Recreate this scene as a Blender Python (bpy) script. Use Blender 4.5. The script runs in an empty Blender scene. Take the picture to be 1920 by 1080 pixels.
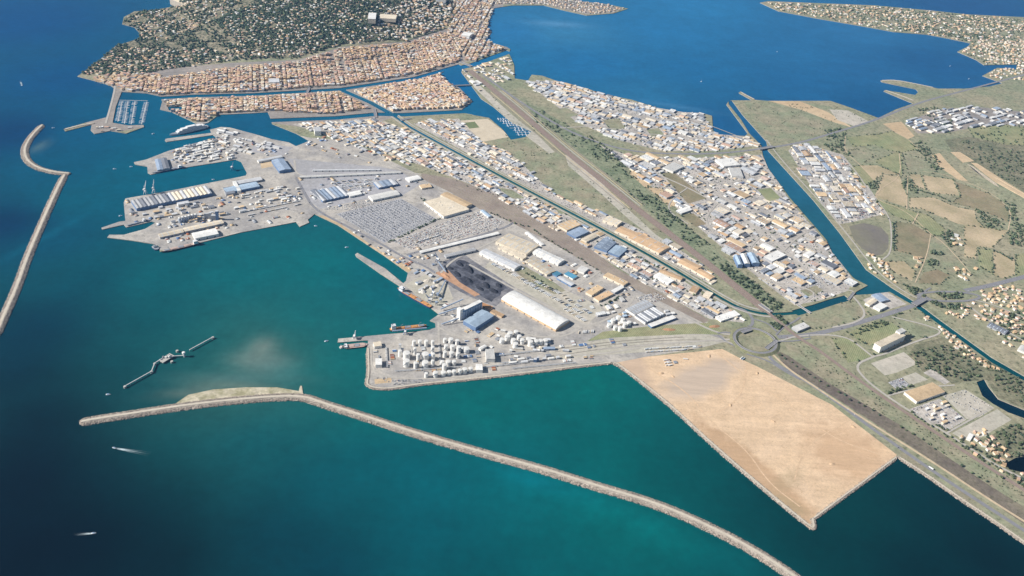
import bpy, math, random
import numpy as np
from mathutils import Vector, Matrix, geometry

random.seed(7); RNG = np.random.default_rng(7)
scene = bpy.context.scene
COL = scene.collection

# ------------------------------------------------------------------ camera, sky, sun, exposure
CAM_H, HFOV, PITCH, ROLL = 1700.0, math.radians(60), math.radians(33), math.radians(5)
cam_data = bpy.data.cameras.new('camera'); cam = bpy.data.objects.new('camera', cam_data); COL.objects.link(cam)
cam_data.sensor_width = 36; cam_data.angle = HFOV; cam_data.clip_start = 5; cam_data.clip_end = 120000
cam.matrix_world = Matrix.Translation((0, 0, CAM_H)) @ Matrix.Rotation(math.pi/2 - PITCH, 4, 'X') @ Matrix.Rotation(ROLL, 4, 'Z')
scene.camera = cam

SUN_EL = math.radians(35); SUN_DIR = Vector((1.0, 0.2, 0)).normalized()      # way the light travels over the ground
world = bpy.data.worlds.new('World'); scene.world = world; world.use_nodes = True
wn = world.node_tree; wn.nodes.clear()
sky = wn.nodes.new('ShaderNodeTexSky'); sky.sky_type = 'NISHITA'; sky.sun_disc = False
sky.sun_elevation = SUN_EL; sky.sun_rotation = math.atan2(-SUN_DIR.x, -SUN_DIR.y); sky.altitude = 0
bg = wn.nodes.new('ShaderNodeBackground'); bg.inputs['Strength'].default_value = 0.055
wo = wn.nodes.new('ShaderNodeOutputWorld')
wn.links.new(sky.outputs[0], bg.inputs[0]); wn.links.new(bg.outputs[0], wo.inputs[0])
sun_data = bpy.data.lights.new('sun', 'SUN'); sun_data.energy = 5.0; sun_data.angle = math.radians(0.5); sun_data.color = (1, 0.955, 0.89)
sun = bpy.data.objects.new('sun', sun_data); COL.objects.link(sun); sun.location = (-3000, 2000, 3000)
ld = Vector((SUN_DIR.x*math.cos(SUN_EL), SUN_DIR.y*math.cos(SUN_EL), -math.sin(SUN_EL)))
sun.rotation_euler = ld.to_track_quat('-Z', 'Y').to_euler()
scene.view_settings.view_transform = 'Standard'; scene.view_settings.look = 'None'
scene.view_settings.exposure = 0.3; scene.view_settings.gamma = 1.0; scene.view_settings.use_curve_mapping = False
scene.render.engine = 'CYCLES'
scene.cycles.max_bounces = 5; scene.cycles.diffuse_bounces = 2; scene.cycles.volume_bounces = 0
scene.cycles.use_denoising = True

# ------------------------------------------------------------------ survey: photograph pixels -> places on the ground
FOC = 960/math.tan(HFOV/2); CR, SR = math.cos(ROLL), math.sin(ROLL); CP, SP = math.cos(PITCH), math.sin(PITCH)
LAND = 2.5
HX, HY, HRX, HRY, HH = -1450.0, 5800.0, 1080.0, 1270.0, 183.0
def hz(x, y):
    r2 = ((x-HX)/HRX)**2 + ((y-HY)/HRY)**2
    k = np.clip(1-r2, 0, None)
    b2 = ((x-2350)/420)**2 + ((y-3700)/520)**2           # low vineyard hill
    k2 = np.clip(1-b2, 0, None)
    return LAND + HH*k**1.7 + 22*k2**2
def ray(px, py):
    x = (px-960)/FOC; y = -(py-540)/FOC
    x, y = CR*x - SR*y, SR*x + CR*y
    return x, CP + y*SP, -SP + y*CP
def at(px, py, z=None):
    dx, dy, dz = ray(px, py)
    if z is not None:
        t = (z-CAM_H)/dz; return (dx*t, dy*t)
    t = (LAND-CAM_H)/dz
    for _ in range(12):
        h = float(hz(dx*t, dy*t)); t2 = (h-CAM_H)/dz; t = t*0.4 + t2*0.6
    return (dx*t, dy*t)
def P(pts, z=None): return [at(a, b, z) for a, b in pts]
def proj(x, y, z):
    z = z-CAM_H
    d = y*CP - z*SP; u = y*SP + z*CP
    a, b = x/d, u/d
    a, b = CR*a + SR*b, -SR*a + CR*b
    return 960 + a*FOC, 540 - b*FOC
def visible(x, y, z=3, m=0):
    a, b = proj(x, y, z); return -m < a < 1920+m and -m < b < 1080+m
def pip(poly, X, Y):
    X = np.asarray(X); Y = np.asarray(Y); ins = np.zeros(X.shape, bool); n = len(poly)
    for i in range(n):
        x1, y1 = poly[i]; x2, y2 = poly[(i+1) % n]
        if y1 == y2: continue
        c = ((y1 > Y) != (y2 > Y)); xi = (x2-x1)*(Y-y1)/(y2-y1) + x1
        ins ^= c & (X < xi)
    return ins
def dist_pl(pl, X, Y):
    X = np.asarray(X, float); Y = np.asarray(Y, float); best = np.full(X.shape, 1e9)
    for (x1, y1), (x2, y2) in zip(pl[:-1], pl[1:]):
        dx, dy = x2-x1, y2-y1; L = dx*dx+dy*dy+1e-9
        t = np.clip(((X-x1)*dx+(Y-y1)*dy)/L, 0, 1)
        best = np.minimum(best, np.hypot(X-x1-t*dx, Y-y1-t*dy))
    return best
def smooth(pl, n=2):
    for _ in range(n):
        o = [pl[0]]
        for a, b in zip(pl[:-1], pl[1:]):
            o += [(a[0]*.75+b[0]*.25, a[1]*.75+b[1]*.25), (a[0]*.25+b[0]*.75, a[1]*.25+b[1]*.75)]
        pl = o + [pl[-1]]
    return pl
def offset(pl, d):
    o = []
    for i, p in enumerate(pl):
        a = pl[max(i-1, 0)]; b = pl[min(i+1, len(pl)-1)]
        dx, dy = b[0]-a[0], b[1]-a[1]; L = math.hypot(dx, dy) or 1
        o.append((p[0]-dy/L*d, p[1]+dx/L*d))
    return o
def ribbon_poly(pl, w): return offset(pl, w/2) + offset(pl, -w/2)[::-1]
def resample(pl, step):
    out = [pl[0]]; 
    for a, b in zip(pl[:-1], pl[1:]):
        L = math.hypot(b[0]-a[0], b[1]-a[1]); n = max(1, int(round(L/step)))
        out += [(a[0]+(b[0]-a[0])*k/n, a[1]+(b[1]-a[1])*k/n) for k in range(1, n+1)]
    return out

# ------------------------------------------------------------------ materials
def lin(c):
    return tuple(((v/255)/12.92 if v/255 <= .04045 else (((v/255)+.055)/1.055)**2.4) for v in c)
MATS = {}
def M(name, rgb=None, var=.16, s1=1/45., s2=1/6., rough=.9, rgb2=None, mix2=.5, attr=False, metal=0, stripe=None, s3=1/260., speck=None):
    """colour with two sizes of mottling in ground metres; rgb2 = second tint in large patches"""
    if name in MATS: return MATS[name]
    m = bpy.data.materials.new(name); m.use_nodes = True; nt = m.node_tree; N = nt.nodes; L = nt.links
    b = N['Principled BSDF']; b.inputs['Roughness'].default_value = rough; b.inputs['Metallic'].default_value = metal
    b.inputs['Specular IOR Level'].default_value = .25
    geo = N.new('ShaderNodeNewGeometry')
    def noise(s, det=3):
        n = N.new('ShaderNodeTexNoise'); n.inputs['Scale'].default_value = s; n.inputs['Detail'].default_value = det
        n.inputs['Roughness'].default_value = .6; L.new(geo.outputs['Position'], n.inputs['Vector']); return n.outputs['Fac']
    def mixc(f, a, c, mode='MIX'):
        x = N.new('ShaderNodeMix'); x.data_type = 'RGBA'; x.blend_type = mode
        for s, v in (('A', a), ('B', c)):
            sock = [i for i in x.inputs if i.name == s and i.type == 'RGBA'][0]
            if isinstance(v, tuple): sock.default_value = (*v, 1)
            else: L.new(v, sock)
        if isinstance(f, float): x.inputs['Factor'].default_value = f
        else: L.new(f, x.inputs['Factor'])
        return [o for o in x.outputs if o.type == 'RGBA'][0]
    def ramp(v, lo, hi, a=0., c=1.):
        r = N.new('ShaderNodeMapRange'); r.inputs['From Min'].default_value = lo; r.inputs['From Max'].default_value = hi
        r.inputs['To Min'].default_value = a; r.inputs['To Max'].default_value = c; L.new(v, r.inputs['Value']); return r.outputs[0]
    if attr:
        at_ = N.new('ShaderNodeAttribute'); at_.attribute_name = 'Col'; base = at_.outputs['Color']
    else: base = lin(rgb)
    if rgb2 is not None:
        base = mixc(ramp(noise(s3, 5), .5-.17*(mix2+.1), .5+.12), base, lin(rgb2))
    if stripe:
        ang, per, amp = stripe
        mp = N.new('ShaderNodeMapping'); mp.inputs['Rotation'].default_value = (0, 0, ang); L.new(geo.outputs['Position'], mp.inputs['Vector'])
        wv = N.new('ShaderNodeTexWave'); wv.inputs['Scale'].default_value = .314/per*2; wv.inputs['Distortion'].default_value = .6
        wv.inputs['Detail'].default_value = 2; L.new(mp.outputs[0], wv.inputs['Vector'])
        base = mixc(1., base, ramp(wv.outputs['Fac'], 0, 1, 1-amp, 1+amp*.5), 'MULTIPLY')
    if speck:
        base = mixc(ramp(noise(speck[1], 2), speck[2], speck[2]+.09, 0., speck[3]), base, lin(speck[0]))
    f1 = ramp(noise(s1, 4), .3, .7, 1-var, 1+var); f2 = ramp(noise(s2, 2), .3, .7, 1-var*.8, 1+var*.8)
    mu = N.new('ShaderNodeMath'); mu.operation = 'MULTIPLY'; L.new(f1, mu.inputs[0]); L.new(f2, mu.inputs[1])
    L.new(mixc(1., base, mu.outputs[0], 'MULTIPLY'), b.inputs['Base Color'])
    MATS[name] = m; return m

# ------------------------------------------------------------------ mesh building
class MB:
    def __init__(s): s.v = []; s.f = []; s.c = []; s.m = []
    def add(s, vs, fs, col=None, mi=0):
        o = len(s.v); s.v += vs
        for f in fs: s.f.append(tuple(i+o for i in f)); s.c.append(col); s.m.append(mi)
    def box(s, cx, cy, z0, sx, sy, h, ang=0, col=None, mi=0, bottom=False):
        c, n = math.cos(ang), math.sin(ang); q = []
        for z in (z0, z0+h):
            for a, b in ((-1, -1), (1, -1), (1, 1), (-1, 1)):
                x, y = a*sx/2, b*sy/2; q.append((cx+x*c-y*n, cy+x*n+y*c, z))
        fs = [(0, 1, 5, 4), (1, 2, 6, 5), (2, 3, 7, 6), (3, 0, 4, 7), (4, 5, 6, 7)]
        if bottom: fs.append((3, 2, 1, 0))
        s.add(q, fs, col, mi)
    def cyl(s, cx, cy, z0, r, h, n=16, top=0., r2=None, col=None, mi=0, mtop=None):
        r2 = r if r2 is None else r2
        q = [(cx+r*math.cos(6.28318*k/n), cy+r*math.sin(6.28318*k/n), z0) for k in range(n)]
        q += [(cx+r2*math.cos(6.28318*k/n), cy+r2*math.sin(6.28318*k/n), z0+h) for k in range(n)] + [(cx, cy, z0+h+top)]
        s.add(q, [(k, (k+1) % n, n+(k+1) % n, n+k) for k in range(n)], col, mi)
        o = len(s.v)-len(q)
        for k in range(n): s.f.append((o+n+k, o+n+(k+1) % n, o+2*n)); s.c.append(col); s.m.append(mi if mtop is None else mtop)
    def bar(s, p, q, w, col=None, mi=0):
        p = Vector(p); q = Vector(q); d = (q-p).normalized(); a = d.cross(Vector((0, 0, 1)))
        if a.length < 1e-3: a = Vector((1, 0, 0))
        a.normalize(); b = d.cross(a); a *= w/2; b *= w/2
        vs = [tuple(e+i*a+j*b) for e in (p, q) for i, j in ((-1, -1), (1, -1), (1, 1), (-1, 1))]
        s.add(vs, [(0, 1, 5, 4), (1, 2, 6, 5), (2, 3, 7, 6), (3, 0, 4, 7), (4, 5, 6, 7), (3, 2, 1, 0)], col, mi)
    def prism(s, pts, z0, z1, col=None, mi=0):
        n = len(pts); s.add([(x, y, z0) for x, y in pts]+[(x, y, z1) for x, y in pts],
                            [(k, (k+1) % n, n+(k+1) % n, n+k) for k in range(n)]+[tuple(range(n, 2*n))], col, mi)
    def mesh(s, name, mats):
        me = bpy.data.meshes.new(name); me.from_pydata(s.v, [], s.f)
        for m in (mats if isinstance(mats, (list, tuple)) else [mats]): me.materials.append(m)
        if any(s.m): me.polygons.foreach_set('material_index', s.m)
        if s.c and s.c[0] is not None:
            ca = me.color_attributes.new('Col', 'FLOAT_COLOR', 'CORNER')
            a = np.ones((len(me.loops), 4), np.float32); tot = np.array([len(f) for f in s.f])
            a[:, :3] = np.repeat(np.array(s.c, np.float32), tot, axis=0); ca.data.foreach_set('color', a.ravel())
        me.update(); return me
    def obj(s, name, mats, parent=None): return link(name, s.mesh(name, mats), parent)
def link(name, me, parent=None):
    o = bpy.data.objects.new(name, me); COL.objects.link(o)
    if parent is not None: o.parent = parent
    return o
def tag(o, label, cat, group=None):
    o['label'] = label; o['category'] = cat
    if group: o['group'] = group
    return o
def root(name, x, y, z, rz, label, cat, group=None):
    o = link(name, None); o.location = (x, y, z); o.rotation_euler = (0, 0, rz); o.empty_display_size = 5
    return tag(o, label, cat, group)
def struct(o): o['kind'] = 'structure'; return o
def stuff(o, label=None):
    o['kind'] = 'stuff'
    if label: o['label'] = label
    return o
def bulk(name, V, F, C, mat, parent=None):
    """numpy arrays of triangles with a colour for each face"""
    me = bpy.data.meshes.new(name); nf = len(F)
    me.vertices.add(len(V)); me.vertices.foreach_set('co', V.astype(np.float32).ravel())
    me.loops.add(nf*3); me.loops.foreach_set('vertex_index', F.astype(np.int32).ravel())
    me.polygons.add(nf); me.polygons.foreach_set('loop_start', np.arange(0, nf*3, 3, dtype=np.int32))
    me.polygons.foreach_set('loop_total', np.full(nf, 3, np.int32))
    ca = me.color_attributes.new('Col', 'FLOAT_COLOR', 'CORNER'); a = np.ones((nf*3, 4), np.float32)
    a[:, :3] = np.repeat(C, 3, axis=0); ca.data.foreach_set('color', a.ravel())
    me.materials.append(mat); me.update(calc_edges=True); me.validate(); return link(name, me, parent)
def scatter(name, tmpl, pos, scl, rot, cols, mat, parent=None):
    """copies of a triangle template (verts, tris, face shade) joined as one mass; scl is n x 3"""
    tv, tf, tc = tmpl; n = len(pos); c, s = np.cos(rot)[:, None], np.sin(rot)[:, None]
    X = tv[None, :, 0]*scl[:, :1]; Y = tv[None, :, 1]*scl[:, 1:2]; Z = tv[None, :, 2]*scl[:, 2:3]
    V = np.stack([X*c-Y*s+pos[:, :1], X*s+Y*c+pos[:, 1:2], Z+pos[:, 2:3]], -1).reshape(-1, 3)
    F = (tf[None]+(np.arange(n)*len(tv))[:, None, None]).reshape(-1, 3)
    C = (cols[:, None, :]*tc[None, :, None]).reshape(-1, 3)
    return bulk(name, V, F, C, mat, parent)

# ------------------------------------------------------------------ coast, lagoon and canals
MAIN = [(300,-160),(318,-2),(347,9),(290,18),(252,21),(232,32),(229,45),(252,51),(262,62),(261,72),(217,86),(187,112),(145,143),(172,150),(207,160),(216,166),(212,185),
 (199,220),(160,230),(120,242),(122,246),(172,233),(170,244),(177,251),(207,245),(237,250),(250,245),(270,238),(269,234),(240,235),(211,230),(217,200),(228,172),(277,175),(300,180),
 (304,190),(300,205),(322,210),(355,225),(372,234),(390,230),(410,215),(475,212),(502,210),(507,221),(510,232),(555,250),(580,264),(555,274),(542,267),(510,261),(480,252),
 (431,239),(414,238),(394,243),(396,249),(311,260),(309,263),(312,266),(399,253),(407,258),(375,266),(315,283),(274,299),(251,304),(253,308),(276,312),(277,324),(283,327),(334,316),
 (379,309),(442,299),(452,303),(463,324),(461,329),(452,331),(401,341),(322,357),(235,372),(232,380),(235,414),(225,415),(190,427),(192,430),(232,421),(237,426),(285,415),(292,417),
 (272,429),(232,440),(205,440),(201,445),(250,451),(287,457),(297,460),(300,472),(375,455),(450,436),(555,416),(562,425),(580,417),(577,412),(590,401),(600,406),(634,422),(694,462),
 (720,479),(765,511),(761,527),(756,531),(722,503),(670,474),(666,477),(668,481),(712,512),(752,538),(806,576),(823,589),(806,601),(816,605),(817,614),(808,617),(780,622),(731,626),
 (634,635),(633,642),(690,638),(689,650),(692,706),(686,719),(690,725),(705,729),(731,730),(787,721),(881,712),(960,703),(994,699),(1087,687),(1151,681),(1157,682),(1260,762),(1310,810),
 (1404,893),(1519,991),(1527,991),(1524,973),(1560,947),(1615,907),(1682,856),(1740,892),(1815,945),(1865,977),(1960,1048),(2300,1300),(2500,1000),(2400,-120)]
LAGOON = [(957,92),(950,88),(905,75),(915,70),(922,60),(914,50),(920,30),(927,15),(960,10),(1020,10),(1060,20),(1100,29),(1150,25),(1178,16),(1140,8),(1090,2),(1060,-12),(980,-40),(960,-170),
 (2500,-140),(2300,30),(1920,32),(1815,27),(1740,19),(1640,10),(1515,5),(1440,2),(1425,5),(1440,12),(1460,21),(1540,36),(1622,50),(1677,60),(1740,65),(1777,72),(1820,81),(1815,87),(1795,97),
 (1830,112),(1845,122),(1907,121),(1905,130),(1870,127),(1842,142),(1880,156),(1855,162),(1810,166),(1760,166),(1677,150),(1651,151),(1654,154),(1717,167),(1722,172),(1716,178),(1660,169),
 (1657,171),(1690,185),(1712,194),(1680,205),(1647,221),(1590,200),(1557,189),(1440,189),(1415,187),(1388,172),(1385,174),(1410,188),(1372,188),(1366,190),(1362,196),(1402,250),(1397,255),
 (1350,252),(1337,245),(1335,217),(1317,212),(1280,210),(1232,202),(1185,187),(1135,177),(1080,160),(1042,151),(1017,142),(997,140),(990,151),(965,147),(964,122),(960,112),(954,100)]
NAVCANAL = [(1366,189),(1373,189),(1392,215),(1437,265),(1440,282),(1525,375),(1575,437),(1624,505),(1672,539),(1716,566),(1734,578),(1766,602),(1860,670),(1990,745),(1990,753),(1860,680),(1766,612),
 (1728,584),(1710,571),(1668,547),(1639,551),(1605,553),(1597,556),(1605,547),(1627,535),(1605,524),(1599,520),(1560,473),(1550,450),(1482,372),(1440,315),(1430,290),(1427,272),(1405,250),(1390,225),(1366,195)]
BASIN = [(825,137),(862,122),(868,126),(865,135),(880,155),(902,185),(925,200),(960,230),(997,246),(985,257),(958,262),(942,242),(917,221),(890,216),(865,210),(867,204),(886,190),(862,165),(842,155)]
PEYRADE = smooth(P([(735,214),(762,233),(772,240),(960,341),(1135,432),(1237,489),(1290,520),(1369,569),(1406,583),(1447,590),(1500,586)]), 2)
PEY_EAST = P([(1490,587),(1530,576),(1560,566),(1590,558)])
ROYAL = P([(296,184),(360,180),(475,177),(640,167),(780,146),(864,122)])
SUDCANAL = P([(500,226),(630,221),(705,214),(757,215),(870,209),(895,213)])
MARITIME = P([(640,168),(695,192),(735,214)])
CHANNEL = P([(862,127),(888,121),(956,96)])
POND = [(1831,716),(1846,711),(1853,724),(1872,748),(1925,770),(1990,780),(1990,800),(1920,784),(1890,773),(1862,757),(1842,742)]
POND2 = [(1886,868),(1905,858),(1960,850),(1960,890),(1915,885),(1892,880)]
POND3 = [(1812,306),(1824,312),(1868,344),(1874,352),(1862,345),(1830,322)]
SMALLDOCK = [(314,200),(347,200),(340,208),(317,207)]
main_w = P(MAIN)
WATERS = [P(LAGOON), P(NAVCANAL), P(BASIN), ribbon_poly(PEYRADE, 17), ribbon_poly(PEY_EAST, 34), ribbon_poly(ROYAL, 36), ribbon_poly(SUDCANAL, 44), ribbon_poly(MARITIME, 34),
          ribbon_poly(CHANNEL, 52), P(POND), P(POND2), P(POND3), P(SMALLDOCK)]

# ------------------------------------------------------------------ occupancy map, 4 m cells
OX, OY, RES = -3800.0, 900.0, 4.0; NX, NY = 2400, 2100
def grid_poly(mask, poly, val=True):
    xs = [p[0] for p in poly]; ys = [p[1] for p in poly]
    i0 = max(0, int((min(xs)-OX)/RES)); i1 = min(NX, int((max(xs)-OX)/RES)+2); j0 = max(0, int((min(ys)-OY)/RES)); j1 = min(NY, int((max(ys)-OY)/RES)+2)
    if i1 <= i0 or j1 <= j0: return
    X, Y = np.meshgrid(OX+(np.arange(i0, i1)+.5)*RES, OY+(np.arange(j0, j1)+.5)*RES, indexing='ij')
    mask[i0:i1, j0:j1][pip(poly, X, Y)] = val
def grid_line(mask, pl, d):
    for a, b in zip(pl[:-1], pl[1:]):
        i0 = max(0, int((min(a[0], b[0])-d-OX)/RES)); i1 = min(NX, int((max(a[0], b[0])+d-OX)/RES)+2)
        j0 = max(0, int((min(a[1], b[1])-d-OY)/RES)); j1 = min(NY, int((max(a[1], b[1])+d-OY)/RES)+2)
        if i1 <= i0 or j1 <= j0: continue
        X, Y = np.meshgrid(OX+(np.arange(i0, i1)+.5)*RES, OY+(np.arange(j0, j1)+.5)*RES, indexing='ij')
        mask[i0:i1, j0:j1] |= dist_pl([a, b], X, Y) < d
LANDM = np.zeros((NX, NY), bool); grid_poly(LANDM, main_w)
for w in WATERS: grid_poly(LANDM, w, False)
OCC = ~LANDM
LAWNS = [P(p) for p in ([(1035,205),(1062,202),(1085,215),(1060,222)],[(1212,243),(1235,240),(1245,252),(1222,256)],[(1420,355),(1445,352),(1465,372),(1440,378)],[(1500,545),(1530,535),(1545,545),(1515,556)],[(1130,225),(1160,222),(1172,240),(1145,245)],[(1035,385),(1050,382),(1072,396),(1050,402)],[(930,350),(960,356),(985,372),(960,372)],[(1240,325),(1262,322),(1325,372),(1290,382)],[(1270,400),(1300,400),(1325,420),(1305,425)])]
for w in LAWNS: grid_poly(OCC, w)
def cell(x, y): return int((x-OX)/RES), int((y-OY)/RES)
def free(x, y, l=0, w=0, ang=0, mask=None):
    m = OCC if mask is None else mask; c, s = math.cos(ang), math.sin(ang)
    nu = max(1, int(l/7)); nv = max(1, int(w/7))
    for a in range(nu+1):
        for b in range(nv+1):
            u = (a/nu-.5)*l; v = (b/nv-.5)*w; i, j = cell(x+u*c-v*s, y+u*s+v*c)
            if not (0 <= i < NX and 0 <= j < NY) or m[i, j]: return False
    return True
def occupy(x, y, l, w, ang, pad=2):
    c, s = math.cos(ang), math.sin(ang); l += pad; w += pad
    grid_poly(OCC, [(x+a*l/2*c-b*w/2*s, y+a*l/2*s+b*w/2*c) for a, b in ((-1, -1), (1, -1), (1, 1), (-1, 1))])

# ------------------------------------------------------------------ ground: one seamless sheet cut into zones
BUSH = (72,84,60)
M('scrub', (142,146,118), .2, 1/30., 1/7., rgb2=(164,156,130), speck=(BUSH, 1/14., .56, .6)); M('hill_soil', (134,128,106), .25, 1/30., 1/8., rgb2=(158,148,126), s3=1/200., speck=((62,74,56), 1/14., .48, .7))
M('town_paving', (146,140,134), .16, 1/25., 1/6., rgb2=(166,156,146)); M('concrete', (192,185,174), .16, 1/34., 1/6., rgb2=(162,158,154), s3=1/120., speck=((138,134,130), 1/18., .58, .5))
M('yard', (198,190,180), .17, 1/26., 1/6., rgb2=(174,168,160), s3=1/90., speck=((142,138,130), 1/16., .57, .55)); M('pale_gravel', (198,190,176), .12, 1/30., 1/8., rgb2=(180,176,160), speck=((156,150,134), 1/18., .58, .5))
M('asphalt', (136,135,138), .1, 1/30., 1/8., rgb2=(150,148,148)); M('lot_asphalt', (176,174,176), .12, 1/22., 1/6., rgb2=(168,166,166))
M('ballast', (150,137,126), .13, 1/40., 1/6., rgb2=(162,150,136), s3=1/120., speck=((126,122,100), 1/20., .57, .4)); M('old_ballast', (116,106,98), .2, 1/30., 1/7., rgb2=(134,126,108), speck=((88,88,66), 1/12., .56, .5))
M('coal_ground', (66,68,78), .35, 1/26., 1/8., rgb2=(104,106,114), s3=1/50.); M('coal_dust', (138,136,138), .25, 1/20., 1/7., rgb2=(112,112,118), s3=1/50.); M('rust_ground', (190,150,120), .15, 1/20., 1/6.)
M('field_green', (144,150,112), .15, 1/60., 1/9., rgb2=(162,158,122), stripe=(.5, 12, .2), s3=1/140.); M('field_tan', (206,186,154), .13, 1/60., 1/9., rgb2=(166,154,122), stripe=(1.1, 13, .18), s3=1/120.)
M('field_brown', (154,140,114), .15, 1/60., 1/9., rgb2=(136,132,104), stripe=(-.4, 12, .18), s3=1/140.); M('field_olive', (144,148,120), .2, 1/50., 1/8., rgb2=(158,150,126), s3=1/110., speck=(BUSH, 1/11., .6, .5))
M('dark_scrub', (120,122,98), .25, 1/26., 1/7., rgb2=(142,136,112), s3=1/110., speck=((66,76,54), 1/11., .55, .6)); M('belt_scrub', (124,134,106), .24, 1/20., 1/6., rgb2=(146,150,122), s3=1/90., speck=((64,78,56), 1/10., .55, .65))
M('bare_sand', (210,186,152), .12, 1/30., 1/7., rgb2=(194,170,136)); M('mud', (124,118,112), .08, 1/60., 1/12., rgb2=(132,128,110))
M('beach', (210,196,172), .1); M('grass_pitch', (120,130,92), .1)

def sand_material():
    m = M('sand_fill', (226,197,164), .09, 1/40., 1/5., rgb2=(219,190,156), s3=1/90., speck=((190,160,124), 1/7., .6, .5)); N = m.node_tree.nodes; L = m.node_tree.links
    b = N['Principled BSDF']; src = b.inputs['Base Color'].links[0].from_socket; geo = [n for n in N if n.type == 'NEW_GEOMETRY'][0]
    def patch(base, c, half, ang, rgb, soft=.3, amt=.8, sc=1/70.):
        mp = N.new('ShaderNodeMapping'); mp.vector_type = 'TEXTURE'; mp.inputs['Location'].default_value = (*c, 0); mp.inputs['Rotation'].default_value = (0, 0, ang)
        mp.inputs['Scale'].default_value = (half[0], half[1], 1e5); L.new(geo.outputs['Position'], mp.inputs['Vector'])
        ln = N.new('ShaderNodeVectorMath'); ln.operation = 'LENGTH'; L.new(mp.outputs[0], ln.inputs[0])
        no = N.new('ShaderNodeTexNoise'); no.inputs['Scale'].default_value = sc; no.inputs['Detail'].default_value = 5; L.new(geo.outputs['Position'], no.inputs['Vector'])
        ad = N.new('ShaderNodeMath'); ad.operation = 'MULTIPLY_ADD'; ad.inputs[1].default_value = 1.1; L.new(no.outputs['Fac'], ad.inputs[0]); L.new(ln.outputs['Value'], ad.inputs[2])
        r = N.new('ShaderNodeMapRange'); r.inputs['From Min'].default_value = 1.55-soft; r.inputs['From Max'].default_value = 1.55+soft; r.inputs['To Min'].default_value = amt; r.inputs['To Max'].default_value = 0
        L.new(ad.outputs[0], r.inputs['Value'])
        x = N.new('ShaderNodeMix'); x.data_type = 'RGBA'; x.inputs[7].default_value = (*lin(rgb), 1); L.new(base, x.inputs[6]); L.new(r.outputs[0], x.inputs['Factor']); return x.outputs[2]
    a = at(1250, 745); e = at(1365, 685); src = patch(src, at(1312, 712), (150, 62), math.atan2(e[1]-a[1], e[0]-a[0]), (196,178,160), .3, .85)
    a = at(1310, 790); e = at(1520, 968); src = patch(src, at(1420, 885), (240, 42), math.atan2(e[1]-a[1], e[0]-a[0]), (182,146,110), .3, .6, 1/40.)
    src = patch(src, at(1478, 900), (60, 26), .8, (176,156,122), .4, .4, 1/10.)
    src = patch(src, at(1590, 850), (110, 120), .5, (200,164,128), .4, .6, 1/40.)
    src = patch(src, at(1480, 945), (50, 22), -.7, (160,146,112), .4, .5, 1/9.)
    src = patch(src, at(1190, 690), (40, 90), .3, (196,172,150), .3, .7)
    no = N.new('ShaderNodeTexNoise'); no.inputs['Scale'].default_value = 1/60.; no.inputs['Detail'].default_value = 8; no.inputs['Roughness'].default_value = .75   # scraper tracks
    mp = N.new('ShaderNodeMapping'); mp.inputs['Rotation'].default_value = (0, 0, -.75); mp.inputs['Scale'].default_value = (.25, 2.2, 1)
    L.new(geo.outputs['Position'], mp.inputs['Vector']); L.new(mp.outputs[0], no.inputs['Vector'])
    r = N.new('ShaderNodeMapRange'); r.inputs['From Min'].default_value = .3; r.inputs['From Max'].default_value = .7; r.inputs['To Min'].default_value = .84; r.inputs['To Max'].default_value = 1.12; L.new(no.outputs['Fac'], r.inputs['Value'])
    x = N.new('ShaderNodeMix'); x.data_type = 'RGBA'; x.blend_type = 'MULTIPLY'; x.inputs['Factor'].default_value = 1; L.new(src, x.inputs[6]); L.new(r.outputs[0], x.inputs[7])
    L.new(x.outputs[2], b.inputs['Base Color'])
sand_material()

PORT = [(300,235),(420,225),(580,258),(640,262),(700,285),(790,330),(840,355),(900,390),(960,415),(1040,455),(1130,510),(1240,565),(1330,606),(1365,640),(1300,655),(1211,669),(1157,690),(690,760),(600,640),(560,450),(150,480),(150,360)]
TOWN = [(150,150),(215,150),(300,130),(430,118),(560,112),(640,88),(760,78),(850,50),(880,-40),(940,-10),(960,90),(860,120),(890,190),(870,205),(760,212),(650,250),(520,232),(400,212),(300,235),(165,255)]
RAILBELT = [(985,190),(1030,215),(1100,255),(1130,280),(1160,310),(1230,370),(1290,425),(1360,485),(1420,535),(1470,580),(1440,588),(1400,560),(1330,500),(1250,425),(1180,365),(1110,305),(1060,270),(1000,225)]
D_LAGOON = [(985,153),(1042,151),(1135,177),(1232,202),(1317,213),(1337,247),(1400,257),(1425,272),(1340,283),(1240,283),(1150,260),(1080,228),(1030,188)]
D_CENTRE = [(1125,272),(1180,292),(1300,296),(1428,290),(1480,375),(1550,455),(1600,525),(1590,545),(1540,563),(1490,572),(1440,535),(1370,478),(1300,418),(1235,360)]
D_EASTBANK = [(1478,282),(1500,268),(1545,280),(1580,290),(1625,345),(1662,400),(1600,416),(1575,420),(1540,380)]
D_NORTHSTRIP = [(775,232),(860,222),(905,268),(960,285),(1010,335),(1050,370),(1140,402),(1260,458),(1350,520),(1335,535),(1240,482),(1120,418),(960,333)]
D_SOUTHSTRIP = [(545,232),(600,229),(700,222),(755,240),(960,348),(1080,412),(1240,497),(1330,560),(1390,592),(1395,605),(1330,598),(1200,527),(1060,440),(980,396),(880,345),(790,310),(700,280),(600,250)]
D_COLDSTORE = [(1115,590),(1160,560),(1230,570),(1270,592),(1250,606),(1190,612),(1150,606)]
D_ISLEA = [(310,190),(475,183),(635,174),(690,204),(620,214),(500,208),(410,213),(375,232),(320,208)]
D_ISLEB = [(665,172),(780,150),(825,140),(842,157),(884,190),(865,202),(757,206),(735,208)]
D_TOWN = [(225,165),(300,150),(420,128),(560,118),(640,92),(760,84),(840,60),(872,80),(862,115),(780,140),(640,160),(475,172),(360,176),(300,178)]
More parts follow.
